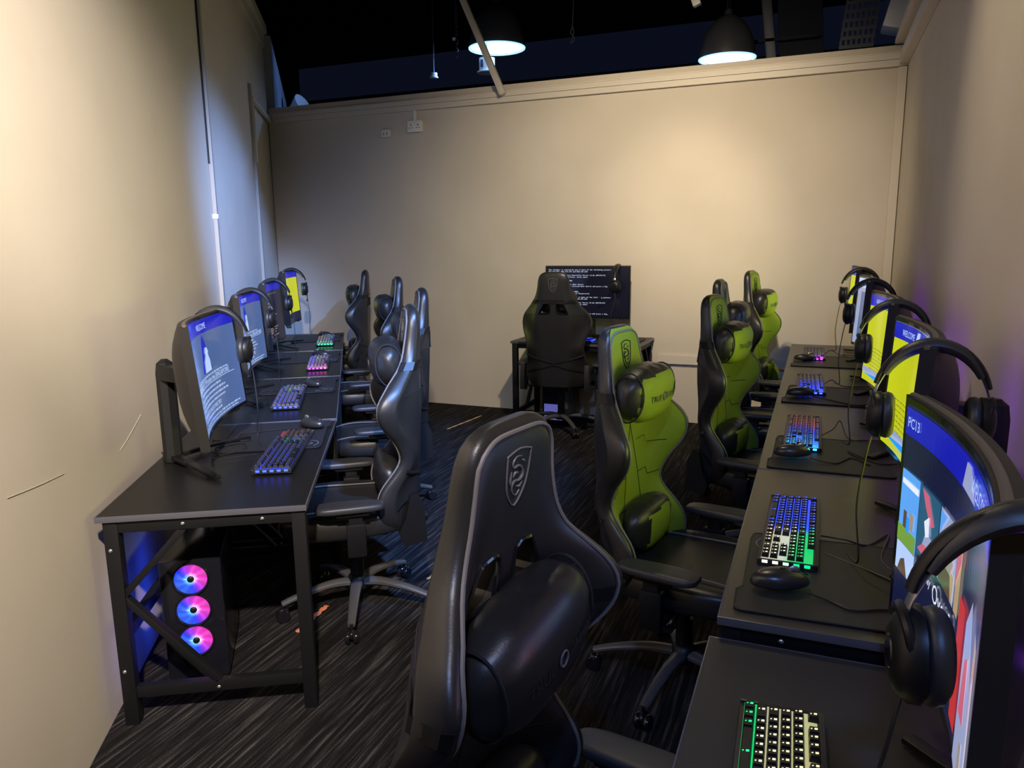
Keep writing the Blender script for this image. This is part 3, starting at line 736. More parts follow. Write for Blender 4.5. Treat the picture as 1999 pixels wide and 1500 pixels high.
for (l, r, z, fn, ind, lab, sx) in kb:
    o = make_keyboard(lab, fn, ind, sx); place(o, (*l, z), r)

# ================================================================== MONITORS
m_rear = principled('violet_rear_light', (.02, .02, .03), .4, emis=(.30, .05, 1.0), es=32)
MW, MH, MR = 0.78, 0.425, 1.5        # width, height, bend radius
def mon_pt(u, v, eps=0.0, curved=True):
    """u across (right +), v up from lower edge; returns local point on the glass. The glass faces -Y"""
    y = -(MR - math.sqrt(MR * MR - u * u)) if curved else 0
    return Vector((u, y - eps, v))
def surf_rect(u0, v0, u1, v1, eps, curved, n=None):
    n = n or max(1, int(abs(u1 - u0) / 0.03)); vs, fs = [], []
    for i in range(n + 1):
        u = u0 + (u1 - u0) * i / n; vs += [mon_pt(u, v0, eps, curved), mon_pt(u, v1, eps, curved)]
    for i in range(n): fs.append((2 * i, 2 * i + 2, 2 * i + 3, 2 * i + 1))
    return vs, fs
class Scr:
    """collects coloured patches in screen space, one mesh per colour"""
    def __init__(s, curved=True, w=MW, h_=MH): s.l = {}; s.pieces = []; s.c = curved; s.W = w - 0.03; s.H = h_ - 0.032; s.ox = -s.W / 2; s.oy = 0.018
    def _add(s, key, vs, fs):
        L = s.l.setdefault(key, ([], [])); o = len(L[0]); L[0].extend(vs); L[1].extend([tuple(i + o for i in f) for f in fs])
    def rect(s, key, x0, y0, x1, y1, lay=1, solo=True):     # 0..1 coordinates
        vs, fs = surf_rect(s.ox + x0 * s.W, s.oy + y0 * s.H, s.ox + x1 * s.W, s.oy + y1 * s.H, 0.0009 * lay + 0.0002, s.c)
        if solo: s.pieces.append((key, vs, fs))
        else: s._add(key, vs, fs)
    def poly(s, key, pts, lay=2):
        vs = [mon_pt(s.ox + x * s.W, s.oy + y * s.H, 0.0009 * lay + .0002, s.c) for x, y in pts]; s.pieces.append((key, vs, [tuple(range(len(vs)))]))
    def text(s, key, string, x, y, size, lay=2, sx=1.0, bold=0.0):
        pts, fs = text_geo(string, size)
        s._add(key, [mon_pt(s.ox + x * s.W + px * sx, s.oy + y * s.H + py, 0.0009 * lay + .0002, s.c) for px, py in pts], fs)
    def mono(s, key, string, x, y, size, adv, lay=2):
        for i, ch in enumerate(string):
            if ch == ' ': continue
            pts, fs = text_geo(ch, size, 'CENTER')
            for ox_, oy_ in ((0, 0), (size * .05, 0)):
                s._add(key, [mon_pt(s.ox + x * s.W + adv * (i + .5) + px * 0.95 + ox_, s.oy + y * s.H + py, 0.0009 * lay + .0002, s.c) for px, py in pts], fs)
    def words(s, key, x0, x1, y, h_, seed, lay=2):   # unreadable small print: word-sized dashes
        r = random.Random(seed); x = x0
        while x < x1 - 0.01:
            w = r.uniform(0.012, 0.05); w = min(w, x1 - x); n = max(1, int(w / 0.008))
            for k in range(n): s.rect(key, x + k * w / n, y, x + (k + .7) * w / n, y + h_ * r.uniform(.7, 1.0), lay, False)
            x += w + 0.009
PAL = {'blue': (0.006, 0.010, 0.42), 'pale': (0.42, 0.58, 0.90), 'slate': (0.062, 0.110, 0.27), 'navy': (0.006, 0.009, 0.040), 'yellow': (0.50, 0.54, 0.010), 'white': (0.75, 0.80, 0.95), 'black': (0.002, 0.002, 0.004),
       'ink': (0.10, 0.11, 0.02), 'grey': (0.22, 0.20, 0.20), 'dusk': (0.010, 0.012, 0.030), 'lite': (0.30, 0.34, 0.55), 'warm': (0.32, 0.26, 0.22), 'sky': (0.10, 0.35, 0.85), 'red': (0.5, 0.03, 0.03), 'pink': (0.55, 0.12, 0.20),
       'teal': (0.02, 0.10, 0.18), 'grass': (0.16, 0.32, 0.05), 'sand': (0.40, 0.30, 0.16), 'brown': (0.10, 0.06, 0.04), 'boot': (0.0030, 0.0030, 0.0085), 'text': (0.55, 0.62, 0.75), 'cyanb': (0.02, 0.30, 0.95)}
def finish_screen(S, parent, k=1.0, ahead=7.0, over=None):
    for key, (vs, fs) in S.l.items():
        kk, aa = (over or {}).get(key, (k, ahead))
        raw({'blue': 'header_bar', 'text': 'screen_text', 'white': 'screen_text'}.get(key, 'screen_graphic_' + key if False else 'screen_graphic'), vs, fs, lcd(PAL[key], kk, aa), parent)

MON = []
def make_monitor(label, base_key, painter, col, centre, rz, yaw, ztop, zdesk=0.752, curved=True, k=1.0, ahead=9.0, w=MW, h_=MH, tilt=3.0, rear=False, foot=0.30):
    """col: foot of the stand column; centre: middle of the glass (plan); rz: heading of the stand; yaw: heading of the panel"""
    t = thing('curved_monitor' if curved else 'flat_monitor', label, 'monitor', group='gaming monitors')
    hc = Vector(centre) - Vector(col); hx = hc.x * math.cos(rz) + hc.y * math.sin(rz); hy = -hc.x * math.sin(rz) + hc.y * math.cos(rz)
    ti = math.radians(tilt); zc = ztop - zdesk - h_ / 2 * math.cos(ti); lift = zc + 0.04 - 0.415
    t.location = (*col, zdesk); t.rotation_euler = (0, 0, rz)
    MON.append((Vector(centre), yaw, ztop, h_, ti, w))
    # stand
    mb = MB(); mb.lathe([(0.040, 0.0), (0.040, 0.02), (0.036, 0.03), (0.036, 0.36 + lift), (0.030, 0.40 + lift), (0.012, 0.415 + lift)], 8, Matrix.Rotation(PI / 8, 4, 'Z')); mb.build('stand_column', m_plastic, t)
    for sgn in (-1, 1):
        mb = MB(); pts = [(0, 0.0, 0.018), (sgn * foot * .4, -0.09, 0.020), (sgn * foot, -0.235, 0.007)]
        mb.bar(pts[0], pts[1], 0.040, 0.018, 0.004); mb.bar(pts[1], pts[2], 0.030, 0.012, 0.003); mb.build('stand_foot', m_plastic, t)
    MB().bar((0, 0, zc - 0.01), (hx, hy + 0.07, zc - 0.01), 0.07, 0.06, 0.008).build('stand_arm', m_plastic, t)
    head = bpy.data.objects.new('display_panel', None)
    # body: front rim + back shell in one mesh (display_panel)
    nu, nv = 26, 12; vs, fs = [], []
    for layer in (0, 1):
        for j in range(nv + 1):
            for i in range(nu + 1):
                u = (i / nu - .5) * w; v = h_ * j / nv; p = mon_pt(u, v, 0, curved)
                if layer == 1:
                    eu = 1 - abs(2 * i / nu - 1) ** 3; ev = 1 - abs(2 * j / nv - 1) ** 3
                    p = p + Vector((0, 0.034 + 0.056 * eu * ev, 0)); p.x *= 0.985
                vs.append(p)
    W1 = nu + 1; N1 = W1 * (nv + 1)
    for j in range(nv):
        for i in range(nu):
            a = j * W1 + i; fs.append((a, a + 1, a + W1 + 1, a + W1)); fs.append((N1 + a + W1, N1 + a + W1 + 1, N1 + a + 1, N1 + a))
    for i in range(nu):
        fs.append((i + 1, i, N1 + i, N1 + i + 1)); a = nv * W1 + i; fs.append((a, a + 1, N1 + a + 1, N1 + a))
    for j in range(nv):
        a = j * W1; fs.append((a, a + W1, N1 + a + W1, N1 + a)); a = j * W1 + nu; fs.append((a + W1, a, N1 + a, N1 + a + W1))
    mb = MB(); mb.add([tuple(p) for p in vs], fs); body = mb.build('display_housing', m_shell, t, 35)
    body.location = (hx, hy, zc); body.rotation_euler = (-ti, 0, yaw - rz)
    for me_v in body.data.vertices: me_v.co.z -= h_ / 2
    # rim strips
    mb = MB(); mb.tube([mon_pt((i / 24 - .5) * w, h_ - 0.0 - h_ / 2, -0.012, curved) for i in range(25)], 0.0075, 6, flat=0.6); mb.build('top_rim', m_rim, body)
    S = Scr(curved, w, h_)
    vs, fs = surf_rect(-w / 2 + 0.004, 0.004, w / 2 - 0.004, h_ - 0.004, 0.0003, curved, 30)
    raw('bezel', [p - Vector((0, 0, h_ / 2)) for p in vs], fs, m_plastic_g, body)
    vs, fs = surf_rect(-S.W / 2, S.oy, S.W / 2, S.oy + S.H, 0.0006, curved, 30)
    scr = raw('screen', [p - Vector((0, 0, h_ / 2)) for p in vs], fs, lcd(PAL[base_key], k, ahead), body)
    painter(S)
    for key, vv, ff in S.pieces: raw('header_bar' if key == 'blue' else 'screen_picture', [p - Vector((0, 0.0006, h_ / 2)) for p in vv], ff, lcd(PAL[key], k, ahead), scr)
    for key, (vv, ff) in S.l.items():
        raw('screen_text', [p - Vector((0, 0.0006, h_ / 2)) for p in vv], ff, lcd(PAL[key], k, ahead), scr, smooth=False)
    if rear:
        for s_ in (-1, 1): MB().box((s_ * .16, 0.085, -0.02), (0.10, 0.008, 0.012), bev=.002).build('rear_light_strip', m_rear, body)
    for i, (bu) in enumerate((0.30, 0.33)): MB().box((bu, mon_pt(bu, 0, 0, curved).y + 0.012, -h_ / 2 - 0.004), (0.012, 0.010, 0.010), bev=0.002).build('button', m_plastic, body)
    return t

def p_notice(S):          # blue header, slate page, cone and pawn, notice text
    S.rect('blue', 0, .87, 1, 1); S.text('pale', 'WELCOME', 0.40, 0.905, 0.032)
    S.poly('blue', [(.40, .50), (.60, .50), (.53, .80), (.49, .86), (.46, .80)], 2)
    S.poly('pale', [(.44, .50), (.57, .50), (.565, .60), (.545, .66), (.555, .69), (.535, .73), (.505, .73), (.485, .69), (.495, .66), (.455, .60)], 5)
    S.words('pale', .18, .84, .455, .016, 3)
    S.text('pale', 'AVAILABLE AT 199 under the SINGAPORE', .10, .395, .029, sx=1.1)
    S.rect('pale', .10, .380, .92, .385)
    for i, (a, b) in enumerate([(.22, .70), (.20, .78), (.20, .80), (.20, .74)]): S.words('pale', a, b, .335 - i * .045, .020, 10 + i)
    S.text('pale', 'IT IS PROHIBITED UNLESS DIRECTED', .14, .135, .022, sx=1.1)
    S.words('pale', .20, .66, .095, .022, 31); S.words('pale', .08, .95, .050, .016, 32); S.words('pale', .08, .90, .020, .016, 33)
def p_yellow(S):
    S.rect('blue', 0, .87, 1, 1); S.text('pale', 'WELCOME', 0.10, 0.905, 0.028)
    for i in range(3): S.poly('pale', [(.30 + i * .2, .88), (.36 + i * .2, .88), (.38 + i * .2, .98), (.33 + i * .2, .98)], 2)
    for k, y in enumerate((.70, .56, .40)):
        S.rect('grey', .72, y, .90, y + .09, 2); S.rect('ink', .72, y + .10, .92, y + .11, 2)
        S.rect('white', .75, y + .02, .82, y + .06, 3)
    for i in range(7): S.words('ink', .12, .60, .40 - i * .04, .012, 50 + i)
    S.rect('lite', 0, .10, .8, .16, 1); S.poly('cyanb', [(.0, .09), (.35, .07), (.7, .11), (.35, .12)], 2)
def p_yellow_left(S):
    S.rect('blue', 0, .88, 1, 1); S.text('pale', 'PC', 0.12, 0.91, 0.026)
    S.rect('navy', 0, 0, 1, .17)
    S.poly('ink', [(.2, .76), (.34, .76), (.34, .765), (.2, .765)], 2)
    for i in range(3): S.words('ink', .12, .40, .78 - i * .06, .016, 70 + i)
    S.rect('black', .30, .50, .62, .56, 2); S.text('white', 'OK', .40, .51, .018, 3)
    for i in range(6): S.words('ink', .10, .70, .42 - i * .045, .012, 80 + i)
def p_dark(S):
    S.rect('blue', 0, .87, 1, 1); S.text('pale', 'PC', 0.12, 0.905, 0.028)
    S.rect('grey', .4, .82, .85, .826, 2)
    for i, y in enumerate((.72, .66, .60)): S.words('warm', .25, .50, y, .03, 90 + i)
    for i, y in enumerate((.44, .345, .315, .23, .19, .15, .09)): S.rect('white' if i in (1, 2) else 'warm', .2, y, .80 - .05 * (i % 3), y + .010, 2)
def p_greyish(S):
    S.rect('pale', 0, .86, 1, 1); S.rect('slate', .1, .1, .9, .8)
def p_games(S):            # game launcher: header, covers, caption; covers are plain generic pictures
    S.rect('blue', 0, .86, 1, .985); S.text('pale', 'PC13', 0.02, 0.90, 0.027, 3); 
    S.poly('lite', [(.52, .87), (.55, .97), (.60, .97), (.68, .87)], 2); S.text('pale', 'WELCOME', .62, .895, .034, 3)
    # cover one: sky, grass
    S.rect('sky', .01, .36, .155, .70, 2); S.poly('white', [(.02, .66), (.15, .66), (.15, .63), (.02, .635)], 3); S.rect('grass', .01, .36, .155, .44, 3); S.rect('brown', .05, .44, .075, .52, 4); S.rect('cyanb', .075, .43, .10, .50, 4); S.rect('warm', .10, .45, .13, .53, 4)
    S.rect('pale', .01, .22, .155, .355, 2); S.poly('brown', [(.03, .22), (.11, .22), (.08, .30), (.05, .28)], 3)
    # cover two: dark with pink shape
    S.rect('teal', .165, .39, .34, .70, 2); S.poly('pink', [(.18, .69), (.24, .68), (.30, .58), (.27, .56), (.22, .62)], 3); S.poly('lite', [(.20, .42), (.24, .53), (.30, .51), (.26, .41)], 3); S.poly('pink', [(.18, .42), (.25, .41), (.27, .47), (.22, .46)], 4); S.poly('white', [(.22, .56), (.26, .60), (.27, .52), (.24, .50)], 4)
    # cover three: sand and blue
    S.rect('lite', .35, .41, .54, .70, 2); S.rect('sand', .36, .42, .53, .52, 3); S.poly('brown', [(.38, .42), (.44, .55), (.50, .50), (.52, .42)], 4); S.poly('warm', [(.40, .52), (.46, .62), (.52, .56), (.48, .48)], 4); S.poly('sky', [(.36, .60), (.42, .69), (.36, .69)], 4)
    S.rect('sand', .55, .41, .60, .70, 2); S.poly('pink', [(.55, .50), (.60, .62), (.60, .70), (.55, .70)], 3)
    S.text('white', 'Play', .255, .325, .024, 3); S.text('white', 'Over 2', .335, .295, .046, 3)
    S.rect('red', .62, .06, .70, .52, 2); S.poly('lite', [(.72, -.0), (.90, -.0), (.90, .40), (.80, .62), (.73, .50)], 2); S.poly('pink', [(.75, .20), (.84, .22), (.82, .44), (.77, .40)], 3); S.poly('warm', [(.79, .0), (.88, .0), (.86, .18), (.80, .15)], 3)
    S.rect('warm', .91, .0, .985, .60, 2); S.poly('lite', [(.92, .1), (.97, .15), (.96, .5), (.93, .45)], 3)
    S.rect('cyanb', .18, .02, .33, .16, 2); S.rect('sand', .36, .02, .50, .15, 2); S.poly('red', [(.38, .03), (.48, .04), (.43, .12)], 3)
BOOT = ["This Product is covered by one or more of the following patents:", "US6,570,884, US6,115,776 and US6,327,625", "", "Realtek PCIe GBE Family Controller Series v2.66 (09/25/17)", "PXE-E61: Media test failure, check cable", "", "PXE-M0F: Exiting PXE ROM.", "",
        "Reboot and Select proper Boot device", "or Insert Boot Media in selected Boot device and press a key", "", "", "Intel UNDI, PXE-2.1 (build 083)", "Copyright (C) 1997-2000  Intel Corporation", "", "This Product is covered by one or more of the following patents:", "US6,570,884, US6,115,776 and US6,327,625", "",
        "Realtek PCIe GBE Family Controller Series v2.66 (09/25/17)", "PXE-E61: Media test failure, check cable", "", "", "", "", "or Insert Boot Media in selected Boot device and press a key_"]
def p_boot(S):
    for i, ln in enumerate(BOOT):
        if ln: S.mono('text', ln, 0.02, 0.945 - i * 0.0375, 0.0150, 0.0090)

# right row (camera side first)
R = RROT; D_ = math.radians
make_monitor('curved monitor showing blue header PC13 and game covers', 'navy', p_games, (0.43, 1.10), (0.215, 1.235), R, D_(-88), 1.305, zdesk=0.707, w=0.66, h_=0.44, ahead=8.0, tilt=0.0, foot=.28, rear=True)
make_monitor('curved yellow screen right behind the PC13 monitor', 'yellow', p_yellow, (0.455, 2.28), (0.272, 2.31), R, D_(-91), 1.345, rear=True, ahead=14.0)
make_monitor('curved yellow screen, third monitor of right row', 'yellow', p_yellow, (0.460, 3.42), (0.280, 3.47), R, D_(-89), 1.353, rear=True, ahead=14.0)
make_monitor('curved monitor with pale grey screen, fourth of right row', 'lite', p_greyish, (0.460, 4.72), (0.275, 4.72), R, D_(-90), 1.37, ahead=5.0, rear=True)
make_monitor('curved yellow screen, farthest monitor of right row', 'yellow', p_yellow, (0.455, 5.94), (0.275, 5.94), R, D_(-90), 1.385, ahead=14.0)
make_monitor('large curved monitor with blue grey notice, nearest on left row', 'slate', p_notice, (-2.36, 2.20), (-2.14, 2.195), LA1, D_(122.5), 1.337, w=0.80, h_=0.428, k=1.1, ahead=6, tilt=5.0)
make_monitor('curved monitor with blue grey notice, second on left row', 'slate', p_notice, (-3.09, 3.28), (-2.956, 3.35), LA2, D_(122.1), 1.337, w=0.72, h_=0.43, k=1.1, ahead=6)
make_monitor('curved monitor with dark page of light lines, third on left row', 'dusk', p_dark, (-3.70, 4.22), (-3.576, 4.306), LA2, D_(121.7), 1.345, w=0.70, h_=0.44, ahead=3)
make_monitor('curved monitor with yellow page in the far left corner', 'yellow', p_yellow_left, (-4.30, 5.16), (-4.15, 5.24), LA2, D_(121), 1.385, w=0.71, h_=0.45)
make_monitor('flat dark screen of white boot text on the small far desk', 'boot', p_boot, (-1.865, FY(-1.9) - 0.12), (-1.871, 6.402), FR, D_(-.5), 1.385, curved=False, k=1.0, ahead=0.3, w=0.77, h_=0.455, tilt=1.0)

# ================================================================== HEADSETS
def make_headset(label, mic=True, cablen=None):
    """origin = underside of the band at its crown; cups spread along local Y (front cup at -Y)"""
    t = thing('gaming_headset', label, 'headset', group='headsets hung on the monitors')
    a, b = 0.116, 0.145
    arc = [(0, -a * math.cos(th), (b * math.sin(th)) - b) for th in [PI * k / 24 for k in range(25)]]
    pad = [p for i, p in enumerate(arc) if 4 <= i <= 20]
    mb = MB(); mb.tube(pad, [0.009 + 0.008 * math.sin(PI * i / (len(pad) - 1)) for i in range(len(pad))], 10, up=(1, 0, 0), flat=1.5); band = mb.build('headband', m_foam, t)
    mb = MB(); mb.tube([(x, y * 1.05, z + 0.010) for x, y, z in arc[2:23]], 0.006, 8, up=(1, 0, 0), flat=2.0); mb.build('band_cover', m_plastic, t)
    for sgn in (-1, 1):
        mb = MB(); mb.tube(smooth_path([(0, sgn * a * 0.87, -b * 0.50), (0, sgn * a * 1.00, -b * 0.74), (0, sgn * a * 1.06, -b * 0.98)], 4), 0.0035, 6, up=(1, 0, 0), flat=3.0); mb.build('slider', m_silver, t)
        mb = MB(); yk = smooth_path([(-0.040, sgn * a * 0.98, -b * 1.16), (-0.030, sgn * a * 1.05, -b * 0.92), (0.0, sgn * a * 1.08, -b * 0.84), (0.030, sgn * a * 1.05, -b * 0.92), (0.040, sgn * a * 0.98, -b * 1.16)], 5)
        mb.tube(yk, 0.006, 8); mb.build('yoke', m_plastic, t)
        cz = -b * 1.20; cy = sgn * a * 0.93
        rotm = Matrix.Translation((0, cy, cz)) @ Matrix.Rotation(sgn * -PI / 2, 4, 'X')
        mb = MB(); mb.lathe([(0.0, 0.026), (0.026, 0.026), (0.040, 0.020), (0.051, 0.008), (0.052, -0.004), (0.049, -0.006), (0.0, -0.006)], 28, rotm @ Matrix.Scale(1.08, 4, (0, 1, 0)), caps=False); cup = mb.build('ear_cup', m_plastic, t)
        mb = MB(); pl = []
        for k in range(56):
            th = 2 * PI * k / 56; rr = 1.0 + 0.012 * (k % 2)
            pl.append(rotm @ Vector((0.034 * math.cos(th) * rr, 0.040 * math.sin(th) * rr, -0.018)))
        mb.tube(pl, 0.016, 10, True); mb.build('ear_cushion', m_foam, t)
        mb = MB(); mb.lathe([(0.0, 0.0275), (0.018, 0.0275), (0.020, 0.0255)], 20, rotm, caps=False); mb.build('cup_disc', m_silver if False else m_plastic_g, cup)
    if mic:
        mb = MB(); mb.tube(smooth_path([(-0.015, -a * 1.05, -b * 1.42), (-0.05, -a * 1.12, -b * 1.62), (-0.115, -a * 1.15, -b * 1.80)], 5), 0.0035, 6); mb.superell((-0.125, -a * 1.15, -b * 1.84), (0.034, 0.014, 0.014), 2.5, 12, 8); mb.build('microphone', m_plastic, t)
    if cablen:
        mb = MB(); mb.tube(smooth_path([(0, -a, -b * 1.5), (0.01, -a * 1.1, -b * 1.9), (-0.02, -a * 1.2, -0.42), (0.0, -a * 1.1, -cablen + .02), (-0.08, -a * 1.3, -cablen + .004)], 8), 0.0026, 6); mb.build('cable', m_cable, t)
    return t
def headset_on(k, u, label, mic=True, tw=0.0, cl=0.565, sc=1.0):
    c, yaw, ztop, h_, ti, w = MON[k]; x = Vector((math.cos(yaw), math.sin(yaw))); y = Vector((-x.y, x.x))
    sag = 0 if k == 9 else MR - math.sqrt(MR * MR - u * u)
    p = c + x * u + y * (-sag + 0.021 + h_ / 2 * math.sin(ti))
    o = make_headset(label, mic, cl); place(o, (p.x + (.020 if k == 0 else 0), p.y - (.012 if k == 0 else 0), ztop + 0.003), yaw + tw); o.scale = (sc, sc, sc); return o
headset_on(0, 0.325, 'black headset closest to camera at the right frame edge', False, tw=0.05, cl=0.57)
headset_on(1, 0.33, 'black headset on the yellow monitor right behind PC13 monitor', False, cl=0.575)
headset_on(2, 0.345, 'black headset on third monitor of right row', False)
headset_on(3, 0.345, 'black headset on the pale screened fourth monitor of right row', False)
headset_on(4, 0.33, 'black headset on farthest monitor of right row', False)
headset_on(5, 0.30, 'black headset with microphone on nearest left monitor', True)
headset_on(6, 0.27, 'black headset with microphone on second left monitor', True)
headset_on(7, 0.27, 'black headset on third left monitor with dark page', True)
headset_on(8, 0.30, 'black headset on the yellow monitor in far left corner', True)
headset_on(9, 0.27, 'black headset hanging over the boot text screen', True)

# ================================================================== CHAIRS
BW = [(0.0, .215), (.05, .250), (.12, .262), (.20, .252), (.30, .238), (.38, .250), (.46, .280), (.53, .290), (.59, .272), (.64, .232), (.70, .180), (.76, .150), (.82, .135), (.87, .128), (.905, .116), (.925, .098), (.936, .074), (.94, .055)]
BB = [(0.0, .09), (.10, .130), (.18, .120), (.30, .035), (.38, .055), (.48, .125), (.55, .135), (.62, .095), (.70, .035), (.80, .012), (.94, .0)]
BT = [(0.0, .036), (.3, .038), (.6, .038), (.8, .034), (.90, .030), (.93, .020), (.94, .010)]
Z0 = 0.425
REC = 0.05
def back_pt(t, u, side, e=0.0):
    """point on the backrest skin. u in -1..1 across; side +1 front, -1 back"""
    w = lerp_tab(BW, t); b = lerp_tab(BB, t); th = lerp_tab(BT, t)
    s = sstep(.42, 1.0, abs(u)); prof = (1 - abs(u) ** 5) ** 0.35 if abs(u) < 1 else 0
    off = b * s * (1.0 if side > 0 else 0.72)
    y = off + side * (th * prof + e)
    return Vector((w * u, -0.235 - REC * t + y, Z0 + t))
def make_back_mesh():
    NT, NU = 46, 30; vs, fs = [], []
    ring = []
    us = [math.sin(PI / 2 * (2 * k / NU - 1)) for k in range(NU + 1)]
    for j in range(NT + 1):
        t = 0.94 * (1 - (1 - j / NT) ** 1.25) if False else 0.94 * math.sin(PI / 2 * (j / NT)) if False else 0.94 * (j / NT)
        if j > NT - 6: t = 0.94 * (1 - ((NT - j) / 6) ** 1.8 * (6 / NT))
        r = [back_pt(t, u, 1) for u in us] + [back_pt(t, u, -1) for u in reversed(us[1:-1])]
        vs += r; n = len(r)
    for j in range(NT):
        for i in range(n): fs.append((j * n + i, j * n + (i + 1) % n, (j + 1) * n + (i + 1) % n, (j + 1) * n + i))
    fs.append(tuple(reversed(range(n)))); fs.append(tuple(NT * n + i for i in range(n)))
    mb = MB(); mb.add([tuple(v) for v in vs], fs); me = mb.mesh('backrest', 50)
    # the two openings behind the neck
    ob = bpy.data.objects.new('tmp', me); C.objects.link(ob); tmp = [ob]
    for s in (-1, 1):
        pol = [(s * .028, .690), (s * .066, .694), (s * .082, .684), (s * .118, .615), (s * .112, .603), (s * .040, .606), (s * .028, .618)]
        if s < 0: pol = pol[::-1]
        cm = MB(); cm.add([(x, y, z + Z0) for y in (-0.7, 0.3) for x, z in pol],
                          [tuple(range(7)), tuple(range(13, 6, -1))] + [(i, 7 + i, 7 + (i + 1) % 7, (i + 1) % 7) for i in range(7)])
        co = cm.build('tmpc', m_plastic); tmp.append(co)
        md = ob.modifiers.new('b', 'BOOLEAN'); md.operation = 'DIFFERENCE'; md.solver = 'EXACT'; md.object = co
    dg = bpy.context.evaluated_depsgraph_get(); dg.update()
    res = bpy.data.meshes.new_from_object(ob.evaluated_get(dg))
    for o in tmp: bpy.data.objects.remove(o)
    res.materials.clear(); res.materials.append(m_leather); res.materials.append(m_leather); res.name = 'backrest'
    for p in res.polygons:
        c = p.center; tt = min(max(c.z - Z0, 0), .94); w = lerp_tab(BW, tt)
        p.material_index = 1 if (p.normal.y > -.35 and abs(c.x) < .905 * w and tt < .932 and c.y > .35 * back_pt(tt, c.x / w, -1).y + .65 * back_pt(tt, c.x / w, 1).y) else 0
    res.polygons.foreach_set('use_smooth', [True] * len(res.polygons)); res.set_sharp_from_angle(angle=math.radians(45))
    return res
back_mesh = make_back_mesh()
CREST = [(-.5, .42), (-.46, .47), (0, .54), (.46, .47), (.5, .42), (.46, .0), (.34, -.30), (0, -.56), (-.34, -.30), (-.46, .0)]
DRAG = [[(-.10, .38), (.12, .40), (.26, .30), (.20, .20), (.02, .22), (-.16, .14), (-.22, 0), (-.08, -.08), (.10, -.06), (.20, -.16), (.12, -.30), (-.04, -.36), (-.16, -.28)], [(.28, .14), (.30, -.04), (.24, -.14)], [(-.26, .26), (-.14, .30)], [(-.02, .08), (.12, .10), (.18, .02)], [(-.24, -.12), (-.12, -.20), (.0, -.18)]]
def crest(side, parent):
    t0 = 0.835; H2, W2 = 0.098, 0.072
    f = lambda x, y: back_pt(t0 + y * H2, (x * W2) / lerp_tab(BW, t0 + y * H2), side, 0.0012)
    mb = MB(); mb.tube(smooth_path([f(x, y) for x, y in CREST], 3, True), 0.0018, 6, True)
    for ln in DRAG: mb.tube(smooth_path([f(x, y) for x, y in ln], 3), [0.0028 * (1 - 0.6 * abs(2 * k / (3 * (len(ln) - 1)) - 1)) for k in range(3 * (len(ln) - 1) + 1)], 6)
    return mb.build('dragon_crest', m_emblem, parent)

def pillow_mb(w, h_, d, folds=True):
    def fn(p):
        q = p.copy(); k = abs(p.x)
        q.z *= 1 - 0.10 * k ** 4; q.y *= (1 - 0.45 * k ** 6) * (1 + 0.0)
        if folds: q.y *= 1 + 0.07 * math.sin(11 * p.z + 4 * p.x) * (k ** 2); q.z *= 1 + 0.02 * math.sin(17 * p.x)
        return q
    return MB().superell((0, 0, 0), (w, d, h_), 2.7, 40, 22, fn=fn)

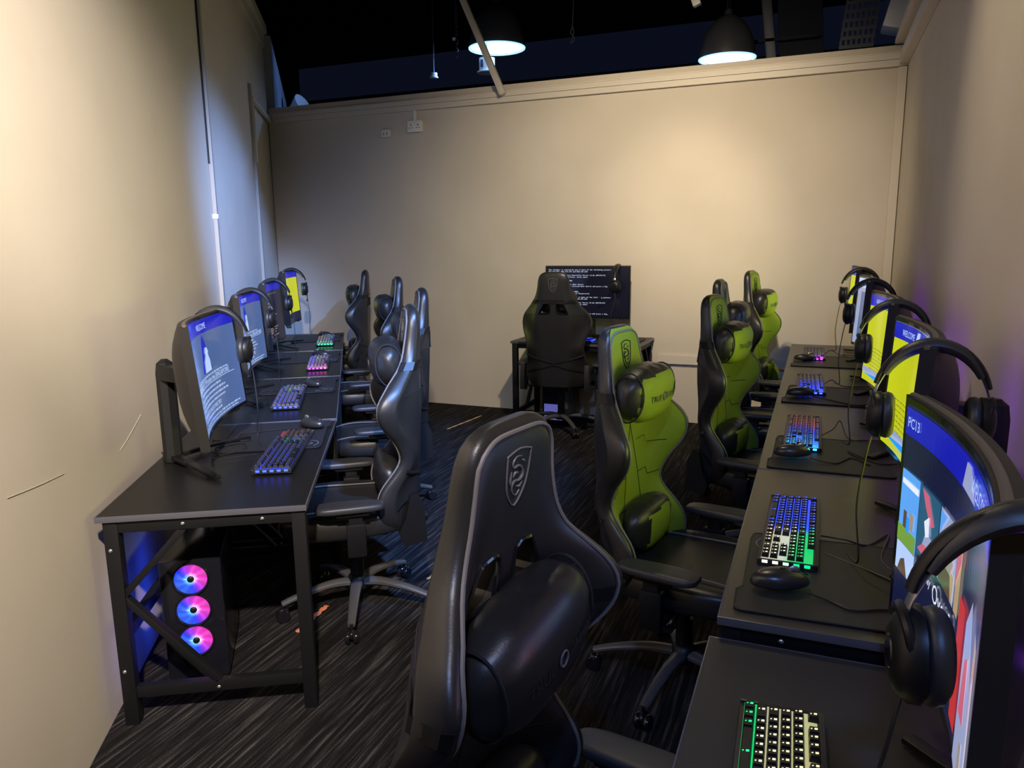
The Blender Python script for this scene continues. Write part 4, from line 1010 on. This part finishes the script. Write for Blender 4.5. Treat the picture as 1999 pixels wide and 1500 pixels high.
def make_chair(label, head=(.715, .0), lumbar=(.20,), head_size=(.35, .21, .15), arm_h=0.0, rest=None, hp_name=True):
    t = thing('gaming_chair', label, 'chair', group='gaming chairs')
    # star base
    legm = None
    for k in range(5):
        if legm is None:
            mb = MB(); pts = smooth_path([(0, 0.03, .125), (0, .12, .128), (0, .23, .110), (0, .33, .080)], 5)
            rr = [0.027 - 0.011 * i / (len(pts) - 1) for i in range(len(pts))]
            mb.tube(pts, rr, 10, up=(0, 0, 1), flat=0.8); legm = mb.build('base_leg', m_leg, t)
            cs = bpy.data.objects.new('caster', None)
            mb = MB()
            for sx in (-1, 1): mb.lathe([(0.010, -.009), (0.026, -.009), (0.0285, -.004), (0.0285, .004), (0.024, .010), (0.010, .010)], 20, Matrix.Translation((sx * .017, .33, .0285)) @ Matrix.Rotation(PI / 2, 4, 'Y'))
            mb.superell((0, .328, .040), (.026, .050, .040), 2.4, 16, 8); mb.tube([(0, .33, .05), (0, .33, .085)], .007, 8)
            mb.build('caster', m_plastic_g, legm); l0 = legm
        else:
            lg = l0.copy(); C.objects.link(lg); lg.parent = t; lg.rotation_euler = (0, 0, 2 * PI * k / 5)
            ch = l0.children[0].copy(); C.objects.link(ch); ch.parent = lg
    mb = MB(); mb.lathe([(0.0, .095), (0.045, .095), (0.050, .115), (0.042, .15), (0.030, .16), (0.030, .27), (0.020, .27), (0.020, .37)], 20); mb.build('gas_lift', m_plastic, t)
    mb = MB(); mb.box((0, -.01, .385), (.19, .26, .045), bev=.01); mb.box((0, -.02, .36), (.10, .14, .03), bev=.008); mb.build('tilt_mechanism', m_plastic, t)
    mb = MB(); mb.tube([(.06, .03, .375), (.27, .05, .372)], .006, 6); mb.box((.28, .05, .372), (.05, .028, .008), bev=.003); mb.build('tilt_lever', m_plastic, t)
    # seat
    def sf(p):
        q = p.copy(); k = sstep(.55, .95, abs(p.x)); q.z = p.z + (0.35 * k if p.z > 0 else 0)
        if p.y > .7: q.z -= 0.25 * (p.y - .7) / .3
        q.x *= 1 - 0.10 * max(0, -p.y); return q
    MB().superell((0, .03, .460), (.54, .55, .115), 3.6, 44, 20, fn=sf).build('seat', m_leather, t)
    for s in (-1, 1):
        mb = MB(); mb.tube(smooth_path([(s * .17, -.2, .520), (s * .175, 0, .522), (s * .175, .18, .522), (s * .16, .295, .490), (s * .14, .308, .44)], 5), .0035, 6)
        mb.build('seat_piping', m_piping, t)
    # side hinge covers
    for s in (-1, 1):
        mb = MB(); pol = [(-.285, .40), (-.19, .38), (-.17, .44), (-.20, .50), (-.222, .60), (-.252, .61), (-.278, .55)]
        mt = Matrix.Translation((s * .268, 0, 0)) @ Matrix(((0, 0, 1, 0), (1, 0, 0, 0), (0, 1, 0, 0), (0, 0, 0, 1)))
        mb.prism(pol, -.018, .018, mt); o = mb.build('hinge_cover', m_plastic, t, 30)
    # backrest
    bk = bpy.data.objects.new('backrest', back_mesh if REC > 0 else make_back_mesh()); C.objects.link(bk); bk.parent = t
    path = [back_pt(tt, s_, 1, 0.0) for s_, ts in ((-1, [k * .0235 for k in range(40)]),) for tt in ts] + [back_pt(tt, 1, 1, 0.0) for tt in [k * .0235 for k in reversed(range(40))]]
    def edge(tt, s): p = back_pt(tt, s * .90, 1, 0.001); return p
    arc_ = []
    for q in range(1, 24):
        uu = -.90 + 1.80 * q / 24; tt = .885 + .036 * (1 - abs(uu / .90) ** 5); wt = lerp_tab(BW, .885)
        arc_.append(back_pt(tt, uu * wt / lerp_tab(BW, tt) if abs(uu * wt / lerp_tab(BW, tt)) < .93 else math.copysign(.93, uu), 1, .001))
    pl = [edge(k * .0225, -1) for k in range(40)] + arc_ + [edge(k * .0225, 1) for k in reversed(range(40))]
    mb = MB(); mb.tube(pl, .0042, 6); mb.build('backrest_piping', m_piping, bk)
    crest(1, bk); crest(-1, bk)
    for s in (-1, 1):
        pol = [(s * .028, .690), (s * .066, .694), (s * .082, .684), (s * .118, .615), (s * .112, .603), (s * .040, .606), (s * .028, .618)]
        for side in (1, -1):
            mb = MB(); mb.tube(smooth_path([back_pt(z, x / lerp_tab(BW, z), side, .001) for x, z in pol], 3, True), .0048, 6, True); mb.build('vent_frame', m_plastic_g, bk)
    # stitched seams on the front
    mb = MB()
    def line(pts, side=1, r=.0017):
        pp = []
        for (x0, t0), (x1, t1) in zip(pts, pts[1:]):
            for k in range(8): x = x0 + (x1 - x0) * k / 8; tt = t0 + (t1 - t0) * k / 8; pp.append(back_pt(tt, x / lerp_tab(BW, tt), side, .0004))
        x, tt = pts[-1]; pp.append(back_pt(tt, x / lerp_tab(BW, tt), side, .0004)); mb.tube(pp, r, 5)
    line([(0, .57), (-.045, .40), (-.115, .06)]); line([(0, .57), (.045, .40), (.115, .06)])
    for tt in (.47, .34, .22):
        line([(-.20, tt), (-.13, tt), (-.12, tt + .03), (-.05, tt + .03)]); line([(.20, tt), (.13, tt), (.12, tt + .03), (.05, tt + .03)])
    line([(-.19, .60), (-.13, .58), (-.10, .60)]); line([(.19, .60), (.13, .58), (.10, .60)])
    line([(-.245, .585), (-.15, .60), (-.13, .66)], -1); line([(.245, .585), (.15, .60), (.13, .66)], -1)
    mb.build('stitching', m_thread, bk)
    # crossed elastic straps on the back
    mb = MB()
    for s in (-1, 1):
        pp = []
        for k in range(15): x = s * (.25 * (1 - k / 14)); tt = .27 - .075 * (k / 14) ** .8; pp.append(back_pt(tt, x / lerp_tab(BW, tt), -1, .003))
        mb.tube(pp, .008, 6, up=(0, 1, 0), flat=.25)
        pp = []
        for k in range(15): x = s * (.25 * (1 - k / 14)); tt = .10 + .085 * (k / 14) ** .8; pp.append(back_pt(tt, x / lerp_tab(BW, tt), -1, .003))
        mb.tube(pp, .008, 6, up=(0, 1, 0), flat=.25)
    mb.build('lumbar_strap', m_plastic, bk)
    # cushions
    ht, ang = head; W_, H_, D_ = head_size
    c = back_pt(ht, 0, 1); mb = pillow_mb(W_, H_, D_)
    hp = mb.build('head_pillow', [m_leather, m_leather], t, 60, loc=(0, c.y + D_ * .42, c.z), rot=(-.10, ang, 0))
    for p in hp.data.polygons:
        if p.normal.y > .15 and p.normal.z < .62 and abs(p.center.x) < W_ * .40: p.material_index = 1
    pts, fs = text_geo('TRUE', .032); vs = [(x - .105, -0, y - .012) for x, y in pts]
    def onp(x, z): 
        k = abs(x / (W_ / 2)); m = abs(z / (H_ / 2)); yy = (max(0, 1 - k ** 2.7 - m ** 2.7)) ** (1 / 2.7) * D_ / 2 * (1 - .45 * k ** 6)
        return (x, yy + .0022, z)
    v1 = [onp(-(x), z) for x, _, z in vs]
    raw('lettering', v1, fs, m_thread, hp)
    pts, fs = text_geo('GAMING', .032); raw('lettering', [onp(-(x + .012), y - .012) for x, y in pts], fs, m_thread, hp)
    mb = MB(); mb.tube(smooth_path([Vector(onp(.013 * math.cos(a), .016 * math.sin(a))) for a in [k * .9 for k in range(7)]], 2, True), .002, 5, True); mb.build('round_emblem', m_emblem, hp)
    for s in (-1, 1):
        mb = MB(); sg = [Vector((s * W_ * .40, D_ * .47 * math.cos(a) * .80, H_ * .50 * math.sin(a) * .86)) for a in [2 * PI * k / 24 for k in range(24)]]; mb.tube(sg, .003, 5, True); mb.build('pillow_seam', m_thread, hp)
    mb = MB(); wv = lerp_tab(BW, ht); pp = []
    for k in range(41):
        u = math.sin(PI / 2 * (2 * k / 40 - 1)); pp.append(back_pt(ht - .005, u, -1, .004))
    mb.tube([back_pt(ht - .005, -.75, 1, .004)] + [back_pt(ht - .005, -1.02, -1, .0)] + pp[1:-1] + [back_pt(ht - .005, 1.02, -1, 0)] + [back_pt(ht - .005, .75, 1, .004)], .014, 6, up=(0, 0, 1), flat=1.0) if False else None
    band = []
    for (u, sd) in [(-.6, 1), (-.85, 1), (-.97, 1), (-1.0, 1), (-.97, -1), (-.85, -1), (-.5, -1), (0, -1), (.5, -1), (.85, -1), (.97, -1), (1.0, 1), (.97, 1), (.85, 1), (.6, 1)]: band.append((u, sd))
    vs, fs = [], []
    for u, sd in band:
        for dz in (-.016, .016): vs.append(tuple(back_pt(ht + dz, u, sd, .0045) + (Vector((math.copysign(.004, u), 0, 0)) if abs(u) > .95 else Vector((0, 0, 0)))))
    for i in range(len(band) - 1): fs.append((2 * i, 2 * i + 2, 2 * i + 3, 2 * i + 1))
    st = raw('pillow_strap', vs, fs, m_plastic, t); md = st.modifiers.new('s', 'SOLIDIFY'); md.thickness = .002
    lt = lumbar[0]; c = back_pt(lt, 0, 1)
    lc_ = pillow_mb(.32, .19, .12).build('lumbar_cushion', [m_leather, m_leather], t, 60, loc=(0, c.y + .055, c.z), rot=(-.05, 0, 0))
    for p in lc_.data.polygons:
        if p.normal.y > .35 and p.normal.z < .4 and abs(p.center.x) < .09: p.material_index = 1
    # armrests
    for s in (-1, 1):
        x = s * .315; az = .675 + arm_h
        mb = MB(); mb.box((x, .0, (.375 + az - .07) / 2), (.038, .075, az - .07 - .375), bev=.006); mb.box((x, 0, az - .07), (.028, .055, .10), bev=.005); mb.box((s * .20, 0, .385), (.25, .07, .018), bev=.004); mb.box((x, .01, az - .022), (.06, .13, .022), bev=.006)
        ar = mb.build('armrest', m_plastic, t)
        def pf(p): q = p.copy(); q.x *= 1 + .12 * p.y; return q
        MB().superell((x, .02, az), (.098, .27, .034), 4, 28, 12, fn=pf).build('arm_pad', m_armpad, ar)
    return t

def tint_screen_front(o):  # paints screen glow on faces turned to the monitors; tops and sides stay black
    for ch in o.children:
        if ch.name.startswith(('backrest', 'head_pillow', 'lumbar_cushion')):
            ch.material_slots[1].link = 'OBJECT'; ch.material_slots[1].material = m_screen_tint
            if ch.name.startswith('backrest'):
                cr = sorted([g for g in ch.children if g.name.startswith('dragon_crest')], key=lambda g: -max(v.co.y for v in g.data.vertices))[0]
                cr.material_slots[0].link = 'OBJECT'; cr.material_slots[0].material = m_thread
REC = -0.17
chA = make_chair('tall black gaming chair in the foreground, backrest filling bottom centre', head=(.52, .20), head_size=(.37, .23, .15), lumbar=(.13,), arm_h=-.15)
REC = 0.05
chB = make_chair('green tinted black gaming chair with painted screen light, right behind the foreground chair', head=(.70, 0), arm_h=-.09)
def at_front(x, y, rz): return (x, y)
# (top of backrest seen in the photo, facing angle); local top sits at y = -0.235-0.095*.94
TOPY = -0.235 - 0.05 * 0.94
def by_top(o, tx, ty, rz, label=None, spin=0.0, z=0.0):
    c, s = math.cos(rz), math.sin(rz); x = tx + s * TOPY * 1.0; y = ty - c * TOPY
    # local (0,TOPY) -> world (-s*TOPY, c*TOPY) + loc = (tx,ty)
    x = tx + s * TOPY; y = ty - c * TOPY
    o.location = (x, y, z); o.rotation_euler = (0, 0, rz)
    if label: o['label'] = label
    for ch in o.children:
        if ch.name.startswith('base_leg'): ch.rotation_euler = (0, 0, ch.rotation_euler[2] + spin)
        if ch.name.startswith('base_leg') is False and ch.type == 'EMPTY': pass
    return o
E_ = math.radians
place(chA, (-0.395, 1.125, 0), E_(-101)); chA.scale = (1, 1, .957)
by_top(chB, -0.655, 2.62, E_(-101), spin=.9); chB.scale = (1, 1, .952)
rest = [(-0.485, 3.90, E_(-90 - 13), 'green tinted black gaming chair with painted screen light, third along the right row', .4, .971),
        (-0.566, 4.85, E_(-90 - 3), 'plain black gaming chair between two green tinted ones on right row', .2, .993),
        (-0.468, 5.95, E_(-90 - 11), 'green tinted black gaming chair with painted screen light, farthest of right row', .7, 1.001),
        (-1.60, 2.82, LA1 + E_(5), 'black gaming chair side on at nearest left desk', .55, .982),
        (-2.15, 3.93, LA2 + E_(1), 'black gaming chair at second left desk, mostly hidden behind nearest one', .1, .982),
        (-3.00, 5.10, LA2 + E_(4), 'black gaming chair at third left desk, blue light on top', .8, .989),
        (-3.96, 6.14, LA2 - E_(6), 'green tinted black gaming chair with painted screen light at the far left corner desk', .3, .996),
        (-1.958, 5.75, E_(6), 'black gaming chair seen from behind at the small far desk', .3, .998)]
for x, y, rz, lab, sp, zs in rest:
    o = copy_tree(chB); by_top(o, x, y, rz, lab, sp); o.scale = (1, 1, zs)
    if lab.startswith('green'): tint_screen_front(o)

tint_screen_front(chB)
# ================================================================== PC TOWERS
def make_tower(label, fans=True, purple=False):
    """front face at local y=0 looking to -Y, body running +Y"""
    t = thing('computer_tower', label, 'computer')
    w, d, h_ = .21, .42, .47
    MB().box((0, d / 2 + .006, h_ / 2 + .012), (w, d, h_), bev=.006).build('case', m_caseglass, t)
    for s in (-1, 1):
        for y in (.05, d - .04): MB().box((s * .08, y, .006), (.03, .03, .012)).build('foot', m_plastic, t)
    if fans:
        for k, z in enumerate((.408, .288, .168)):
            n, m = 48, 9; vs, fs, cc = [], [], []
            for j in range(m + 1):
                for i in range(n):
                    a = 2 * PI * i / n; r = .012 + .044 * j / m
                    vs.append((r * math.cos(a), 0.004 + 0.0015 * math.sin(a * 9 + j * .35), r * math.sin(a) + z))
                    left = sstep(.0, 1.0, .5 - .5 * math.cos(a - .5))
                    base = grad([(0, (0.9, .03, .55)), (.45, (.30, .03, .95)), (.75, (0.01, .03, 1.0)), (1, (0.01, .12, 1.0))], left)
                    hub = max(0, 1 - j / 3.2); c = tuple(base[q] * (0.32 + .18 * (1 - j / m)) * (1 - .0 * hub) + (.2, .75, 1.0)[q] * (hub ** 1.5) * .45 + (.25 * max(0, math.sin(a * 9 + j * .35)) * base[q]) for q in range(3))
                    cc.append(c)
            for j in range(m):
                for i in range(n): a_ = j * n + i; b_ = j * n + (i + 1) % n; fs.append((a_, b_, b_ + n, a_ + n))
            fo = raw('case_fan', vs, fs, m_fan, t, cc)
            mb = MB(); mb.tube([(.060 * math.cos(a), 0.0, z + .060 * math.sin(a)) for a in [2 * PI * i / 40 for i in range(40)]], .0035, 6, True); mb.build('fan_ring', m_plastic_g, fo)
            MB().superell((0, .001, z), (.024, .008, .024), 2, 16, 8).build('fan_hub', m_plastic, fo)
    return t
tw = make_tower('black computer tower with three glowing blue and pink fans')
fp = PA + UA * .235 + VA * .455; place(tw, (*fp, .005), LA1 - PI / 2 + .12)
m_blue_led = principled('blue_led_strip', (.02, .02, .05), .4, emis=(.02, .06, 1.0), es=9)
raw('led_strip', [(-.108, .03, .06), (-.108, .03, .44), (-.108, .05, .44), (-.108, .05, .06)], [(0, 1, 2, 3)], m_blue_led, tw)
raw('led_strip', [(-.108, .30, .06), (-.108, .30, .44), (-.108, .33, .44), (-.108, .33, .06)], [(0, 1, 2, 3)], m_blue_led, tw)
m_purple_led = principled('purple_led', (.02, .02, .05), .4, emis=(.55, .08, 1.0), es=3)
t2 = make_tower('dark computer tower with a small purple lit triangle under second left desk', fans=False)
fp = PB + UB * .30 + VB * .40; place(t2, (*fp, .0), LA2 - PI / 2)
raw('lit_triangle', [(-.03, -.002, .42), (.03, -.002, .42), (0, -.002, .36)], [(0, 1, 2)], m_purple_led, t2)
mb = MB()
for i in range(5):
    for j in range(5): mb.box((-.03 + i * .014, -.001, .30 - j * .016), (.006, .002, .008))
mb.build('vent_slots', principled('lit_vent', (.1, .1, .12), .5, emis=(.12, .12, .35), es=.6), t2)
t3 = make_tower('small computer tower lit violet under the far desk', fans=False)
place(t3, (-2.10, FY(-2) - .50, 0), FR)
raw('side_light', [(-.085, -.002, .05), (.085, -.002, .05), (.085, -.002, .19), (-.085, -.002, .19)], [(0, 1, 2, 3)], principled('violet_window', (.02, .02, .05), .3, emis=(.12, .12, .45), es=.8), t3)
for k, y in enumerate((2.0, 3.2)):
    tt = make_tower(['dark computer tower under the second right desk', 'dark computer tower under the third right desk'][k], fans=False)
    place(tt, (.06, y + .4, 0), RROT)

# ================================================================== CABLES
def cable(pts, lab, r=.0028, mt=None):
    mb = MB(); mb.tube(smooth_path(pts, 8), r, 6); tag(mb.build('cable', mt or m_cable), lab, 'cable', 'loose cables on the desks')
Z = .7535
def frame_pt(o, x, y): v = o.matrix_basis @ Vector((x, y, 0)); return (v.x, v.y)
cable([(0.050, 2.21, Z + .008), (.11, 2.17, Z + .02), (.17, 2.20, Z), (.23, 2.30, Z), (.20, 2.10, Z), (.26, 2.00, Z), (.33, 2.10, Z), (.42, 2.15, Z)], 'black keyboard cable looping beside the blue and green keyboard')
cable([(.060, 2.10, Z), (.14, 2.04, Z), (.20, 1.98, PADZ + .003), (.30, 1.90, PADZ + .003), (.40, 1.95, Z)], 'thin black cord behind blue and green keyboard')
cable([(.015, 1.815, PADZ + .01), (.07, 1.80, PADZ + .003), (.12, 1.77, PADZ + .003), (.20, 1.80, PADZ + .003), (.30, 1.76, PADZ + .003), (.42, 1.85, Z)], 'cord of the mouse with red badge')
cable([(0.055, 3.42, Z + .008), (.10, 3.50, Z + .02), (.13, 3.62, Z + .03), (.16, 3.42, Z), (.25, 3.42, Z), (.40, 3.40, Z)], 'black keyboard cable with a high loop, third right station')
cable([(.01, 3.02, PADZ + .01), (.10, 3.00, PADZ + .003), (.16, 3.10, PADZ + .003), (.22, 3.02, PADZ + .003), (.15, 3.20, PADZ + .003), (.26, 3.05, PADZ + .003), (.40, 3.15, Z)], 'mouse cord curling on third right station pad')
cable([(0.065, 4.66, Z + .008), (.11, 4.75, Z + .02), (.17, 4.68, Z), (.30, 4.70, Z), (.42, 4.66, Z)], 'keyboard cable on fourth right station')
cable([(.01, 4.26, PADZ + .01), (.12, 4.20, PADZ + .003), (.22, 4.13, PADZ + .003), (.32, 4.20, Z), (.42, 4.2, Z)], 'mouse cord on fourth right station pad')
cable([(0.075, 5.90, Z + .008), (.12, 6.05, Z + .02), (.18, 5.95, Z), (.24, 5.85, Z), (.20, 6.0, Z), (.32, 5.90, Z), (.42, 5.9, Z)], 'tangled keyboard cable on farthest right station')
cable([(-2.08, 2.36, Z + .008), (-2.18, 2.24, Z + .01), (-2.24, 2.30, Z), (-2.20, 2.42, Z), (-2.26, 2.48, Z + .01), (-2.33, 2.40, Z), (-2.25, 2.33, Z), (-2.38, 2.36, Z + .01), (-2.42, 2.42, Z)], 'tangled black cable under nearest left monitor')
cable([(-2.20, 2.78, PADZ + .008), (-2.30, 2.72, PADZ + .004), (-2.38, 2.60, PADZ + .004), (-2.28, 2.54, PADZ + .004), (-2.40, 2.48, PADZ + .004), (-2.46, 2.52, Z)], 'mouse cord squiggling across the near left pad')
def rowp(s, w, z): p = PB + UB * s + VB * w; return (p.x, p.y, z)
cable([rowp(.5, .30, Z + .008), rowp(.42, .40, Z), rowp(.52, .46, Z), rowp(.35, .42, Z), rowp(.48, .36, Z + .01), rowp(.60, .44, Z), rowp(.45, .54, Z)], 'coiled cable under second left monitor')
cable([rowp(.84, .22, PADZ + .01), rowp(.74, .30, PADZ + .003), rowp(.80, .40, PADZ + .003), rowp(.66, .48, Z)], 'mouse cord on second left desk')
cable([(-2.53, 2.30, .745), (-2.50, 2.36, .50), (-2.55, 2.42, .35), (-2.42, 2.30, .20)], 'power lead looping down beside the glowing tower')
